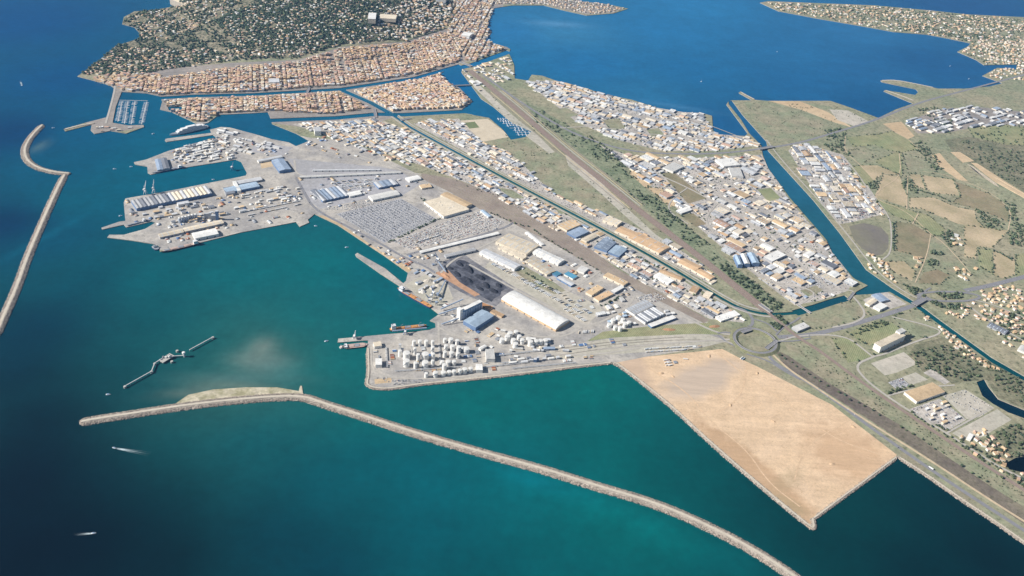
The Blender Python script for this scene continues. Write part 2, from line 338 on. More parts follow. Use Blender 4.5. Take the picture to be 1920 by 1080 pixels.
D_NORTHTOWN = [(840,55),(870,-30),(930,-25),(920,45),(912,75),(945,92),(890,115),(866,112)]
D_BARROU = [(900,-10),(1050,-15),(1090,0),(1140,9),(1170,16),(1150,24),(1100,27),(1060,18),(1020,8),(930,8)]
D_BALARUC = [(1440,5),(1515,7),(1640,12),(1740,21),(1815,29),(1940,36),(1940,130),(1870,122),(1840,118),(1800,97),(1822,85),(1777,70),(1677,58),(1540,34),(1460,19)]
D_BALSUD = [(1700,228),(1760,205),(1830,200),(1925,210),(1925,235),(1830,238),(1770,250),(1720,250)]
D_EASTHOUSES = [(1832,548),(1870,535),(1930,540),(1930,680),(1880,640),(1850,600),(1815,600),(1770,590),(1800,575)]
D_LOCK = [(1618,562),(1660,545),(1700,570),(1660,582),(1635,580)]

ZONES = [  # name, material, outline; later ones lie over earlier ones
 ('town_ground','town_paving',TOWN), ('town_ground','town_paving',D_BARROU), ('town_ground','field_olive',D_BALARUC), ('quay','concrete',PORT),
 ('hillside','hill_soil',[(150,140),(217,86),(261,72),(225,45),(240,25),(290,10),(300,-150),(860,-150),(870,-20),(840,45),(760,72),(640,84),(560,108),(430,112),(330,128),(240,140)]),
 ('beach','beach',[(300,-10),(352,-8),(352,11),(310,5)]),
 ('yard','yard',D_LAGOON), ('yard','yard',D_CENTRE), ('yard','yard',D_EASTBANK), ('yard','yard',D_NORTHSTRIP), ('yard','yard',D_SOUTHSTRIP), ('yard','yard',D_LOCK), ('yard','town_paving',D_BALSUD),
 ('village_ground','field_olive',D_EASTHOUSES),
 ('rail_land','field_olive',[(870,135),(905,150),(990,195),(1060,270),(1130,320),(1250,420),(1400,545),(1450,592),(1360,540),(1270,460),(1140,402),(1040,365),(960,290),(930,262),(1000,255),(960,225),(880,150)]),
 ('scrub_belt','belt_scrub',RAILBELT),
 ('gravel_strip','pale_gravel',[(1060,290),(1080,300),(1120,335),(1170,385),(1230,440),(1270,466),(1245,460),(1180,412),(1120,357),(1065,310)]),
 ('gravel_strip','pale_gravel',[(870,132),(905,165),(960,215),(1010,255),(1040,285),(1030,288),(990,258),(940,212),(890,165)]),
 ('sports_ground','beach',[(862,226),(915,223),(958,256),(905,266)]), ('pitch','grass_pitch',[(871,230),(890,228),(899,239),(880,241)]),
 ('rail_yard','ballast',[(790,325),(850,335),(960,375),(990,398),(1060,430),(1150,500),(1250,555),(1330,600),(1320,606),(1240,566),(1130,512),(1040,458),(960,418),(900,392),(840,358),(790,335)]),
 ('rail_yard','pale_gravel',[(1030,652),(1150,634),(1250,626),(1330,628),(1368,640),(1300,652),(1211,660),(1100,668),(1030,676)]),
 ('scrub_belt','field_green',[(1100,640),(1130,622),(1230,610),(1330,605),(1365,628),(1300,626),(1150,633)]),
 ('lorry_park','lot_asphalt',[(540,297),(712,313),(752,321),(700,327),(562,331)]), ('lorry_park','lot_asphalt',[(480,267),(550,276),(530,292),(470,284)]),
 ('car_park','lot_asphalt',[(630,401),(720,456),(822,412),(752,372)]), ('car_park','yard',[(727,456),(764,474),(940,432),(955,415),(900,392),(826,415)]),
 ('lorry_park','lot_asphalt',[(560,334),(700,328),(755,324),(790,345),(755,366),(690,372),(600,392),(572,370)]),
 ('lorry_park','pale_gravel',[(918,490),(960,512),(1030,530),(1100,562),(1130,580),(1100,610),(1040,578),(975,543),(905,505)]),
 ('lawn','field_olive',[(955,500),(985,500),(1040,530),(1060,545),(1040,552),(990,528)]),
 ('coal_yard','coal_dust',[(820,500),(842,486),(872,478),(892,492),(930,516),(966,540),(958,552),(944,562),(930,574),(905,566),(880,556),(850,540),(828,524)]), ('coal_yard','coal_ground',[(836,504),(842,495),(852,493),(860,487),(870,488),(880,493),(893,502),(905,507),(922,521),(938,528),(952,540),(940,546),(938,554),(926,560),(922,566),(905,557),(893,549),(876,542),(862,538),(850,526),(840,520),(842,512)]), ('ore_yard','rust_ground',[(814,511),(840,506),(862,529),(900,552),(890,556),(846,530)]),
 ('stock_yard','pale_gravel',[(758,534),(800,513),(838,530),(850,560),(830,575),(806,574)]),
 ('sand_yard','bare_sand',[(702,711),(735,708),(734,717),(703,720)]), ('sand_yard','bare_sand',[(488,305),(508,302),(512,312),(490,316)]), ('sand_yard','bare_sand',[(720,482),(735,480),(772,506),(766,511)]),
 ('quay_apron','bare_sand',[(592,404),(634,423),(694,463),(720,480),(768,512),(760,505),(716,473),(640,421),(606,404)]),
 ('sand_fill','sand_fill',[(1150,681),(1157,684),(1260,764),(1519,993),(1527,993),(1526,973),(1682,853),(1560,759),(1482,716),(1400,678),(1354,654),(1300,660),(1211,669)]),
 ('verge','field_olive',[(1354,653),(1387,650),(1440,664),(1600,775),(1740,878),(1960,1030),(1960,1048),(1740,893),(1682,853),(1560,759),(1400,677)]),
 ('rail_waste','old_ballast',[(1452,655),(1480,668),(1560,722),(1690,798),(1855,910),(1960,975),(1960,1010),(1740,858),(1600,768),(1470,685)]),
 ('verge','field_olive',[(1470,640),(1560,650),(1600,690),(1660,745),(1800,838),(1960,935),(1960,975),(1855,910),(1690,798),(1560,722),(1480,668)]),
 ('roundabout_island','field_olive',[(1375,628),(1440,612),(1470,640),(1440,662),(1390,655)]),
 ('scrub_belt','field_olive',[(1440,188),(1395,192),(1440,262),(1500,266),(1600,225),(1540,190)]), ('sand_yard','bare_sand',[(1440,189),(1500,190),(1552,210),(1600,240),(1560,228),(1500,205)]),
 ('sand_yard','pale_gravel',[(1555,205),(1590,207),(1630,228),(1600,236),(1570,225)]), ('sand_yard','bare_sand',[(1655,232),(1690,228),(1715,255),(1700,262)]),
 ('scrub_land','dark_scrub',[(1770,262),(1830,255),(1930,275),(1930,370),(1860,330),(1790,290)]), ('field','field_green',[(1815,240),(1875,232),(1930,242),(1930,272),(1890,272),(1825,257)]),
 ('field','field_green',[(1587,257),(1645,252),(1672,246),(1705,262),(1722,280),(1690,286),(1665,282),(1640,272),(1600,275)]), ('field','field_olive',[(1587,285),(1605,279),(1640,292),(1615,307),(1595,300)]),
 ('field','field_green',[(1640,302),(1680,285),(1690,287),(1692,330),(1672,320),(1647,307)]), ('field','field_olive',[(1692,289),(1732,297),(1760,317),(1750,325),(1702,325)]),
 ('field','field_tan',[(1655,327),(1687,331),(1700,367),(1702,389),(1640,369)]), ('field','field_green',[(1587,313),(1614,311),(1640,340),(1620,350)]), ('field','field_tan',[(1612,310),(1645,310),(1688,328),(1655,326),(1640,338)]),
 ('field','field_tan',[(1705,327),(1725,327),(1735,355),(1715,350)]), ('field','field_tan',[(1729,328),(1787,337),(1800,367),(1750,362),(1737,354)]),
 ('field','field_brown',[(1790,340),(1852,362),(1882,382),(1892,400),(1890,417),(1865,405),(1830,392),(1785,380),(1802,366)]), ('field','field_tan',[(1705,371),(1750,370),(1790,387),(1827,395),(1830,410),(1845,427),(1797,420),(1760,405),(1727,392),(1705,389)]),
 ('field','field_green',[(1640,372),(1700,392),(1722,400),(1710,417),(1677,405),(1647,385)]), ('field','field_brown',[(1680,415),(1712,420),(1744,440),(1740,470),(1735,485),(1680,470)]),
 ('field','field_green',[(1725,398),(1742,405),(1772,430),(1762,445),(1747,439),(1715,418)]), ('field','field_tan',[(1808,422),(1892,432),(1860,465),(1832,462),(1830,485),(1808,482)]),
 ('field','field_olive',[(1743,443),(1765,443),(1817,507),(1789,511),(1757,499),(1738,479)]), ('field','field_tan',[(1862,469),(1903,488),(1903,516),(1879,522),(1864,516)]), ('field','field_green',[(1834,466),(1860,468),(1862,515),(1836,500)]),
 ('field','field_brown',[(1732,511),(1757,505),(1781,516),(1764,533),(1721,531)]), ('field','field_tan',[(1654,490),(1695,490),(1716,509),(1710,527),(1676,511)]), ('field','field_green',[(1905,480),(1930,470),(1930,520),(1905,520)]),
 ('track_sand','bare_sand',[(1747,290),(1762,287),(1777,305),(1815,340),(1797,337),(1760,312)]), ('track_sand','bare_sand',[(1782,285),(1800,285),(1827,302),(1805,305)]), ('track_sand','bare_sand',[(1820,305),(1832,306),(1930,368),(1930,377),(1865,341)]),
 ('mudflat','mud',[(1592,424),(1620,418),(1652,426),(1666,442),(1666,465),(1655,477),(1640,480),(1615,465),(1600,448)]),
 ('field','field_green',[(1588,624),(1650,601),(1672,605),(1695,622),(1682,629),(1654,639),(1631,648),(1614,641)]), ('field','field_green',[(1560,636),(1584,632),(1633,665),(1635,672),(1590,680)]),
 ('field','field_olive',[(1672,594),(1719,579),(1747,603),(1776,624),(1744,631),(1716,635)]), ('scrub_land','dark_scrub',[(1717,646),(1772,631),(1804,650),(1930,716),(1930,770),(1870,745),(1850,712),(1785,719),(1729,695),(1702,665)]),
 ('yard','pale_gravel',[(1633,681),(1695,660),(1721,682),(1680,699),(1659,704)]), ('car_park','lot_asphalt',[(1665,717),(1690,708),(1707,722),(1683,732)]), ('yard','pale_gravel',[(1691,707),(1717,698),(1740,712),(1708,722)]),
 ('yard','yard',[(1731,699),(1747,691),(1781,716),(1772,721)]), ('yard','pale_gravel',[(1767,742),(1810,730),(1865,765),(1837,782),(1813,786)]), ('yard','yard',[(1705,767),(1762,747),(1812,787),(1777,807),(1740,790)]),
 ('yard','pale_gravel',[(1785,812),(1870,767),(1897,787),(1840,820),(1802,822)]), ('yard','bare_sand',[(1638,655),(1660,640),(1690,632),(1700,640),(1660,660)]),
 ('scrub_land','dark_scrub',[(1840,825),(1900,795),(1960,800),(1960,920),(1900,900),(1860,850)]),
 ('lawn','field_olive',[(1035,205),(1062,202),(1085,215),(1060,222)]), ('lawn','field_olive',[(1212,243),(1235,240),(1245,252),(1222,256)]), ('lawn','field_green',[(1420,355),(1445,352),(1465,372),(1440,378)]), ('lawn','field_olive',[(1500,545),(1530,535),(1545,545),(1515,556)]), ('lawn','field_olive',[(1035,385),(1050,382),(1072,396),(1050,402)]), ('lawn','field_olive',[(930,350),(960,356),(985,372),(960,372)]),
 ('field','bare_sand',[(1215,352),(1240,352),(1270,385),(1255,388)]), ('field','field_brown',[(1240,325),(1262,322),(1325,372),(1290,382)]), ('field','bare_sand',[(1185,315),(1225,345),(1210,352),(1180,325)]), ('field','field_brown',[(1270,400),(1300,400),(1325,420),(1305,425)]),
 ('field','field_olive',[(1130,225),(1160,222),(1172,240),(1145,245)]), ('field','field_olive',[(1500,595),(1560,570),(1610,565),(1630,590),(1560,612),(1510,618)]),
]
zone_w = [(n, m, P(pl)) for n, m, pl in ZONES]

verts = []; edges = []
def put(poly):
    o = len(verts); n = len(poly); verts.extend(Vector(p) for p in poly); edges.extend((o+i, o+(i+1) % n) for i in range(n))
put(main_w)
for w in WATERS: put(w)
for _, _, w in zone_w: put(w)
for i in range(-22, 23):
    for j in range(-22, 23):
        x, y = HX+i*52+RNG.uniform(-9, 9), HY+j*60+RNG.uniform(-9, 9)
        if ((x-HX)/HRX)**2+((y-HY)/HRY)**2 < 1.02: verts.append(Vector((x, y)))
for i in range(-9, 10):
    for j in range(-9, 10): verts.append(Vector((2350+i*48.3, 3700+j*59.1)))
ov, oe, of, _, _, _ = geometry.delaunay_2d_cdt(verts, edges, [], 0, 0.02)
tv = np.array([(v.x, v.y) for v in ov]); tf = np.array([f[:3] for f in of if len(f) == 3])
cx = tv[tf].mean(1)
is_land = pip(main_w, cx[:, 0], cx[:, 1])
for w in WATERS: is_land &= ~pip(w, cx[:, 0], cx[:, 1])
zid = np.full(len(tf), -1)
for k, (_, _, w) in enumerate(zone_w): zid[pip(w, cx[:, 0], cx[:, 1])] = k
a2 = (tv[tf[:, 1]]-tv[tf[:, 0]]); b2 = (tv[tf[:, 2]]-tv[tf[:, 0]]); flip = (a2[:, 0]*b2[:, 1]-a2[:, 1]*b2[:, 0]) < 0
tf[flip] = tf[flip][:, ::-1]
tz = hz(tv[:, 0], tv[:, 1])
def ground_part(name, mat, sel):
    if not sel.any(): return
    t = tf[sel]; idx, inv = np.unique(t, return_inverse=True); t = inv.reshape(-1, 3)
    me = bpy.data.meshes.new(name); me.from_pydata([(tv[i, 0], tv[i, 1], tz[i]) for i in idx], [], t.tolist()); me.materials.append(MATS[mat]); me.update()
    struct(link(name, me))
ground_part('ground', 'scrub', is_land & (zid == -1))
for k, (n, m, _) in enumerate(zone_w): ground_part(n, m, is_land & (zid == k))
# quay walls and banks: every edge where land meets water drops below the surface
M('quay_stone', (176,166,150), .2, 1/12., 1/4.)
ed = {}
for t in tf[is_land]:
    for i in range(3):
        a, b = int(t[i]), int(t[(i+1) % 3]); ed[(a, b)] = 1
qb = MB()
for (a, b) in ed:
    if (b, a) not in ed:
        (x1, y1), (x2, y2) = tv[a], tv[b]; n = len(qb.v)
        qb.v += [(x1, y1, -4), (x2, y2, -4), (x2, y2, tz[b]), (x1, y1, tz[a])]; qb.f.append((n, n+1, n+2, n+3)); qb.c.append(None); qb.m.append(0)
struct(qb.obj('shore_wall', MATS['quay_stone']))

# ------------------------------------------------------------------ sea and lagoon water: depth and silt colours, with lens vignette partly painted in at near left
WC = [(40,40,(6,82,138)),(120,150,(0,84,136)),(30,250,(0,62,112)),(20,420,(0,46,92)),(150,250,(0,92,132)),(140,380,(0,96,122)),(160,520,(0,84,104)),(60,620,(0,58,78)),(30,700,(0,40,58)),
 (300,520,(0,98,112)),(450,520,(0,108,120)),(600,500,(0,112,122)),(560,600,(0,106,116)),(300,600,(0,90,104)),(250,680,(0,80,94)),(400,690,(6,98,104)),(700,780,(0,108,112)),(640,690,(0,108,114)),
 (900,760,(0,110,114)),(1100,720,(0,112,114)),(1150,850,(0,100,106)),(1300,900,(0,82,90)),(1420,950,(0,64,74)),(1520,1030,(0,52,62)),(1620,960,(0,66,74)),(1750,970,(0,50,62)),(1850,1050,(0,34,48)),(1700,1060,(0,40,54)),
 (80,780,(0,40,58)),(60,900,(0,24,38)),(30,1050,(0,8,18)),(200,900,(0,50,66)),(160,1000,(0,22,34)),(330,830,(0,78,90)),(300,950,(0,50,64)),(320,1060,(0,34,48)),(480,820,(0,90,106)),(600,900,(0,84,102)),(520,1000,(0,58,78)),(620,1070,(0,58,80)),  # near-left points: deep water, darkened further by painted lens vignette
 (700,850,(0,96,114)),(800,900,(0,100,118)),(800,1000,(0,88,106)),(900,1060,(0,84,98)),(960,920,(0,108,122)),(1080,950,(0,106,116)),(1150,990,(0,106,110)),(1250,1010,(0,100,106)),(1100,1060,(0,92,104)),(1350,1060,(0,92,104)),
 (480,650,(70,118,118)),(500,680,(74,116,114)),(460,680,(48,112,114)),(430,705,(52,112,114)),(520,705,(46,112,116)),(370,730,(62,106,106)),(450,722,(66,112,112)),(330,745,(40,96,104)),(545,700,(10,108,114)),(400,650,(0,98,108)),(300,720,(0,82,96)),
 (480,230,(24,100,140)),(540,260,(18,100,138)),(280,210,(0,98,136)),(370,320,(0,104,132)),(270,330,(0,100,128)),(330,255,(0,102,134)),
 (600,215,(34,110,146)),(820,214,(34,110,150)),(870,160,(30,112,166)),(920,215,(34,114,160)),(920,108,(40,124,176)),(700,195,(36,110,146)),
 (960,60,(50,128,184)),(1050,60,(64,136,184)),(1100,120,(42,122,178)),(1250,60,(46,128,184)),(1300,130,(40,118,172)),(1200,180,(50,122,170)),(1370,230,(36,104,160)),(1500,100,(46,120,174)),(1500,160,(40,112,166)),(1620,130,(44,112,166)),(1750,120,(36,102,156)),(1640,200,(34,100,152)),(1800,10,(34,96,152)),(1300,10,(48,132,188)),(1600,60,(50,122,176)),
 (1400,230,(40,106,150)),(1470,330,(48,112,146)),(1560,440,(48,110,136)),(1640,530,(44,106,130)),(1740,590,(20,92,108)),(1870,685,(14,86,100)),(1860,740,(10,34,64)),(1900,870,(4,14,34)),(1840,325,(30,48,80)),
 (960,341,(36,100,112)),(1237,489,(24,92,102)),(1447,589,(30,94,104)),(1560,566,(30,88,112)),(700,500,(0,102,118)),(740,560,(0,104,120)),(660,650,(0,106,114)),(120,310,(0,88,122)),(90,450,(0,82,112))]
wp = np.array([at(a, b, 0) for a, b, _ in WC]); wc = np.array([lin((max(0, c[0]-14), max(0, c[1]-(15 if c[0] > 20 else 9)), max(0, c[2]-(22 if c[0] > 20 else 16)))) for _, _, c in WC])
def axis(lo, hi, step, far): return np.concatenate([[-far, -20000, -9000], np.arange(lo, hi, step), [12000, 20000, far]])
gx = axis(-3600, 5200, 28, 32000); gy = axis(850, 9200, 28, 32000)
X, Y = np.meshgrid(gx, gy, indexing='ij'); VX, VY = X.ravel(), Y.ravel()
num = np.zeros((len(VX), 3)); den = np.zeros(len(VX))
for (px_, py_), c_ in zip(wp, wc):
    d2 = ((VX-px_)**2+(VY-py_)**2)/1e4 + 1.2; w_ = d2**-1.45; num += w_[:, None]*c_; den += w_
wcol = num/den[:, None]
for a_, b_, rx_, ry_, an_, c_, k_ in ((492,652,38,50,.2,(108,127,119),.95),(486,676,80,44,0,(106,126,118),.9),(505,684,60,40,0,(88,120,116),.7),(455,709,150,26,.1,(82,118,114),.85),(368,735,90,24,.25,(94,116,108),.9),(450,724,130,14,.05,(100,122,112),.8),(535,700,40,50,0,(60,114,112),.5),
                                      (1090,935,190,26,-.35,(0,114,118),.5),(1200,985,200,40,-.4,(0,110,110),.5),(1000,900,120,30,-.3,(0,114,128),.5),(1045,45,180,60,.1,(92,146,186),.6),(1270,200,200,30,-.2,(70,130,172),.6),(75,275,22,60,0,(90,120,126),.7),(92,440,16,220,-.35,(10,100,124),.6),(60,620,200,260,0,(0,44,66),.5),(30,900,230,420,0,(0,16,30),.75),(120,1040,300,200,0,(0,14,26),.75)):  # closing dark patches deepen the vignette painted into the near-left water
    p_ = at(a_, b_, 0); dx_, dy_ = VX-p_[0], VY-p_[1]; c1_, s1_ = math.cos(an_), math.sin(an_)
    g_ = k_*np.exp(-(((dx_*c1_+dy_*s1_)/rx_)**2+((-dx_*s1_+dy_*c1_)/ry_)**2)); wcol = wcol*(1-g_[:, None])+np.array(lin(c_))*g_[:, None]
nx, ny = len(gx), len(gy); I = np.arange(nx*ny).reshape(nx, ny)
q = np.stack([I[:-1, :-1], I[1:, :-1], I[1:, 1:], I[:-1, 1:]], -1).reshape(-1, 4)
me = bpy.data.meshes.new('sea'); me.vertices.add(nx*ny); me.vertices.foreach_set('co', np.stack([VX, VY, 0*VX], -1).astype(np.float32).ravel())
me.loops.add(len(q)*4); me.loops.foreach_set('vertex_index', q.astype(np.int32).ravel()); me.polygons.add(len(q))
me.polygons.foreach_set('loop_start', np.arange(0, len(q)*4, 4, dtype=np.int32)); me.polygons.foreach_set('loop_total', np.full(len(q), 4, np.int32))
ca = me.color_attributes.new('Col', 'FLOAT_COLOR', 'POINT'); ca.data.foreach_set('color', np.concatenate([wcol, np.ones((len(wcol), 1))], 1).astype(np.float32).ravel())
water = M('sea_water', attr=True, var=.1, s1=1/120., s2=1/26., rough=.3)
wb = water.node_tree.nodes['Principled BSDF']; wb.inputs['IOR'].default_value = 1.33; wb.inputs['Specular IOR Level'].default_value = .08
nz = water.node_tree.nodes.new('ShaderNodeTexNoise'); nz.inputs['Scale'].default_value = 1/9.; nz.inputs['Detail'].default_value = 4
gg = [n for n in water.node_tree.nodes if n.type == 'NEW_GEOMETRY'][0]; water.node_tree.links.new(gg.outputs['Position'], nz.inputs['Vector'])
bp = water.node_tree.nodes.new('ShaderNodeBump'); bp.inputs['Strength'].default_value = .25; bp.inputs['Distance'].default_value = .8
water.node_tree.links.new(nz.outputs['Fac'], bp.inputs['Height']); water.node_tree.links.new(bp.outputs[0], wb.inputs['Normal'])
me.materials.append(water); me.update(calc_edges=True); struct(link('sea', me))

# ------------------------------------------------------------------ roads, railways and bridges
M('road_asphalt', (140,139,142), .08, 1/20., 1/6.); M('pale_road', (186,180,170), .08, 1/20., 1/6.); M('track_dirt', (204,184,154), .1, 1/20., 1/6.)
M('rail_bed', (146,128,118), .1, 1/14., 1/5.); M('steel_rail', (150,140,132), .1, rough=.5); M('line_paint', (225,225,220), .05)
def ribbon(name, pl, w, z, mat, close=False, thick=0):
    pl = resample(pl, 25); l, r = offset(pl, w/2), offset(pl, -w/2); mb = MB(); n = len(pl)
    zz = (lambda x, y: float(hz(x, y))+z) if not isinstance(z, list) else None
    zs = [zz(*p) for p in pl] if zz else [z[0]+(z[1]-z[0])*k/(n-1) for k in range(n)]
    for k in range(n): mb.v += [(l[k][0], l[k][1], zs[k]), (r[k][0], r[k][1], zs[k])]
    for k in range(n-1): mb.f.append((2*k, 2*k+1, 2*k+3, 2*k+2)); mb.c.append(None); mb.m.append(0)
    if thick:
        o = len(mb.v)
        for k in range(n): mb.v += [(l[k][0], l[k][1], zs[k]-thick), (r[k][0], r[k][1], zs[k]-thick)]
        for k in range(n-1):
            for f in ((2*k, 2*k+2, o+2*k+2, o+2*k), (2*k+1, o+2*k+1, o+2*k+3, 2*k+3)): mb.f.append(f); mb.c.append(None); mb.m.append(0)
    return struct(mb.obj(name, MATS[mat]))
ROADS = [  # px line, width m, material
 ([(1437,661),(1453,682),(1500,707),(1560,747),(1647,812),(1740,877),(1815,927),(1960,1020)],13,'road_asphalt'),
 ([(1445,661),(1480,694),(1522,721),(1615,783),(1747,865),(1860,940),(1960,1002)],8,'track_dirt'),
 ([(1458,632),(1510,629),(1560,620),(1650,593),(1729,568),(1742,558)],20,'road_asphalt'), ([(1809,545),(1850,537),(1940,514)],22,'road_asphalt'),
 ([(905,140),(970,188),(1050,238),(1110,264),(1170,281),(1230,288),(1340,289),(1430,279),(1500,268),(1560,250),(1640,226),(1720,193),(1800,172),(1940,135)],15,'road_asphalt'),
 ([(555,333),(570,360),(588,392),(650,424),(722,461),(752,480),(800,500),(816,512)],11,'road_asphalt'),
 ([(762,478),(850,455),(945,428),(962,418)],11,'road_asphalt'), ([(826,512),(850,486),(890,470),(940,445)],8,'pale_road'),
 ([(552,300),(555,333),(640,327),(752,321),(790,327)],9,'pale_road'), ([(580,262),(640,280),(700,300),(770,325)],9,'pale_road'),
 ([(880,496),(960,540),(1040,580),(1092,612),(1120,608),(1175,578),(1190,555)],9,'pale_road'), ([(1092,612),(1060,632),(1000,632),(940,610),(905,592)],8,'pale_road'),
 ([(1175,578),(1230,568),(1290,598),(1345,625),(1380,628)],9,'pale_road'), ([(1074,540),(1110,520),(1125,508)],8,'pale_road'),
 ([(1382,620),(1410,612),(1412,598),(1400,582),(1370,574)],10,'road_asphalt'),
 ([(1120,655),(1200,648),(1300,640),(1375,636)],8,'pale_road'), ([(820,612),(850,630),(905,640),(960,660),(1100,668),(1200,652)],7,'pale_road'),
 ([(822,604),(823,640),(824,678),(760,690)],7,'pale_road'), ([(696,650),(697,705),(790,712),(900,704),(1000,690),(1140,676)],6,'pale_road'),
 ([(1460,640),(1500,628),(1585,628),(1625,660),(1640,672),(1716,640),(1772,624),(1740,610),(1672,594)],7,'pale_road'),
 ([(1640,668),(1602,684),(1620,710),(1665,745),(1740,792),(1775,812),(1830,848),(1880,880),(1960,915)],8,'pale_road'), ([(1665,742),(1720,727),(1790,722)],6,'pale_road'), ([(1775,812),(1850,770)],6,'pale_road'),
 ([(1595,552),(1608,565),(1625,590),(1605,605),(1560,614)],8,'pale_road'), ([(1497,573),(1540,545),(1440,530),(1400,498)],7,'pale_road'), ([(1540,545),(1602,543),(1596,555)],7,'pale_road'),
 ([(1437,262),(1465,300),(1530,370),(1580,428),(1640,506),(1690,545),(1735,566)],6,'pale_road'),
 ([(1240,330),(1290,352),(1345,382),(1400,415),(1470,470),(1560,545)],9,'pale_road'), ([(1262,300),(1330,352),(1420,330),(1440,330)],7,'pale_road'), ([(1330,352),(1400,400),(1490,396)],7,'pale_road'), ([(1400,415),(1440,440),(1540,470)],7,'pale_road'),
 ([(1545,280),(1590,300),(1632,362),(1668,405),(1672,440),(1670,475),(1655,487)],6,'pale_road'), ([(1585,256),(1583,285),(1612,308),(1640,340),(1655,352),(1635,372),(1700,395),(1745,440),(1770,455),(1820,512)],4,'track_dirt'),
 ([(1655,352),(1690,330),(1686,288)],4,'track_dirt'), ([(1700,392),(1702,330)],4,'track_dirt'), ([(1722,400),(1711,420)],5,'track_dirt'), ([(1745,440),(1738,480),(1716,530)],4,'track_dirt'),
 ([(1890,432),(1897,400),(1880,378),(1840,352),(1770,326),(1730,322)],4,'track_dirt'), ([(1720,280),(1705,262),(1672,245)],4,'track_dirt'),
 ([(1050,240),(1120,236),(1200,250),(1330,262)],7,'pale_road'), ([(1090,200),(1150,210),(1220,222),(1330,232)],6,'pale_road'),
 ([(862,118),(870,90),(892,68),(905,40),(900,-20)],9,'road_asphalt'), ([(215,152),(216,166),(206,205),(198,232)],9,'pale_road'),
 ([(1812,570),(1850,600),(1920,640)],7,'pale_road'), ([(1822,562),(1860,570),(1930,600)],6,'pale_road'), ([(1640,10+22),(1700,45),(1780,56),(1860,66),(1940,90)],6,'pale_road'),
]
ROADS += [([(1380,650),(1360,640),(1345,628)],7,'road_asphalt'), ([(1455,628),(1470,612),(1488,604),(1500,595)],7,'road_asphalt'), ([(1400,664),(1440,676),(1470,696),(1500,712)],7,'road_asphalt'), ([(1412,598),(1440,606),(1456,622)],7,'road_asphalt'), ([(1462,640),(1490,640),(1520,634)],6,'road_asphalt'), ([(1345,625),(1365,622),(1385,632)],7,'road_asphalt'), ([(1390,655),(1372,642),(1340,640)],6,'pale_road'), ([(1720,560),(1735,545),(1745,540)],7,'road_asphalt'), ([(1330,235),(1390,258)],6,'pale_road'),
 ([(1290,352),(1260,372),(1250,395),(1290,420)],6,'pale_road'), ([(1345,382),(1320,410),(1340,440)],6,'pale_road'), ([(1470,470),(1500,440),(1530,430)],6,'pale_road'), ([(1430,440),(1400,470),(1420,500)],6,'pale_road')]
RLINES = []
for k, (pl, w, m) in enumerate(ROADS):
    wl = smooth(P(pl), 2); RLINES.append(wl); ribbon('road', wl, w, .25+.012*k, m); grid_line(OCC, wl, w/2+2)
CL = offset(PEYRADE, 19); CR2 = offset(PEYRADE, -19)
for wl in (CL[2:-6], CR2[2:-6]): ribbon('road', wl, 8, .85, 'pale_road'); grid_line(OCC, wl, 6)
for pl, off in ((ROYAL, 27), (ROYAL, -27), (SUDCANAL, 30), (SUDCANAL, -30)):
    wl = offset(resample(pl, 30), off)
    wl = [p for p in wl if free(*p)]
    if len(wl) > 2: grid_line(OCC, wl, 6)
RAILS = [[(880,132),(960,197),(1060,284),(1120,331),(1200,397),(1300,472),(1390,546),(1436,583)], [(1436,583),(1462,605),(1492,630),(1540,660),(1600,706),(1700,775),(1800,842),(1960,945)]]
RAILW = [smooth(P(p), 2) for p in RAILS]
for k, (wl, w) in enumerate(((RAILW[0], 34), (RAILW[1], 14))):
    ribbon('railway', wl, w, .9+.02*k, 'rail_bed'); grid_line(OCC, wl, w/2+3)
    for o in np.arange(-w/2+4, w/2-3, 5.5):
        mb = MB()
        for g in (-.75, .75):
            q = offset(resample(wl, 40), o+g)
            for a, b in zip(q[:-1], q[1:]): mb.bar((*a, LAND+1.15), (*b, LAND+1.15), .3)
        struct(mb.obj('rail_track', MATS['steel_rail']))
for o_, w_, m_ in ((-27, 5, 'track_dirt'), (27, 6, 'pale_road'), (40, 4, 'track_dirt'), (52, 5, 'ballast'), (-42, 4, 'ballast')):
    q = [p for p in offset(RAILW[0], o_)[4:-14] if free(*p)]
    if len(q) > 3: ribbon('service_track', q, w_, .5+abs(o_)*.004, m_); grid_line(OCC, q, 4)
for i, pl in enumerate(([(800,331),(960,395),(1060,445),(1150,505),(1250,560),(1330,603)], [(806,329),(965,388),(1070,442),(1155,503)], [(815,334),(960,403),(1050,448),(1140,507)], [(830,338),(955,410),(1040,452)], [(1040,660),(1150,645),(1280,636),(1360,640)], [(1040,655),(1150,640),(1280,632)], [(1050,666),(1150,651),(1250,643)])):
    wl = smooth(P(pl), 2); mb = MB()
    for g in (-.9, .9):
        q = offset(resample(wl, 40), g)
        for a, b in zip(q[:-1], q[1:]): mb.bar((*a, LAND+.4), (*b, LAND+.4), .35)
    struct(mb.obj('rail_track', MATS['steel_rail']))
M('bridge_concrete', (188,184,176), .1, 1/10., 1/4.)
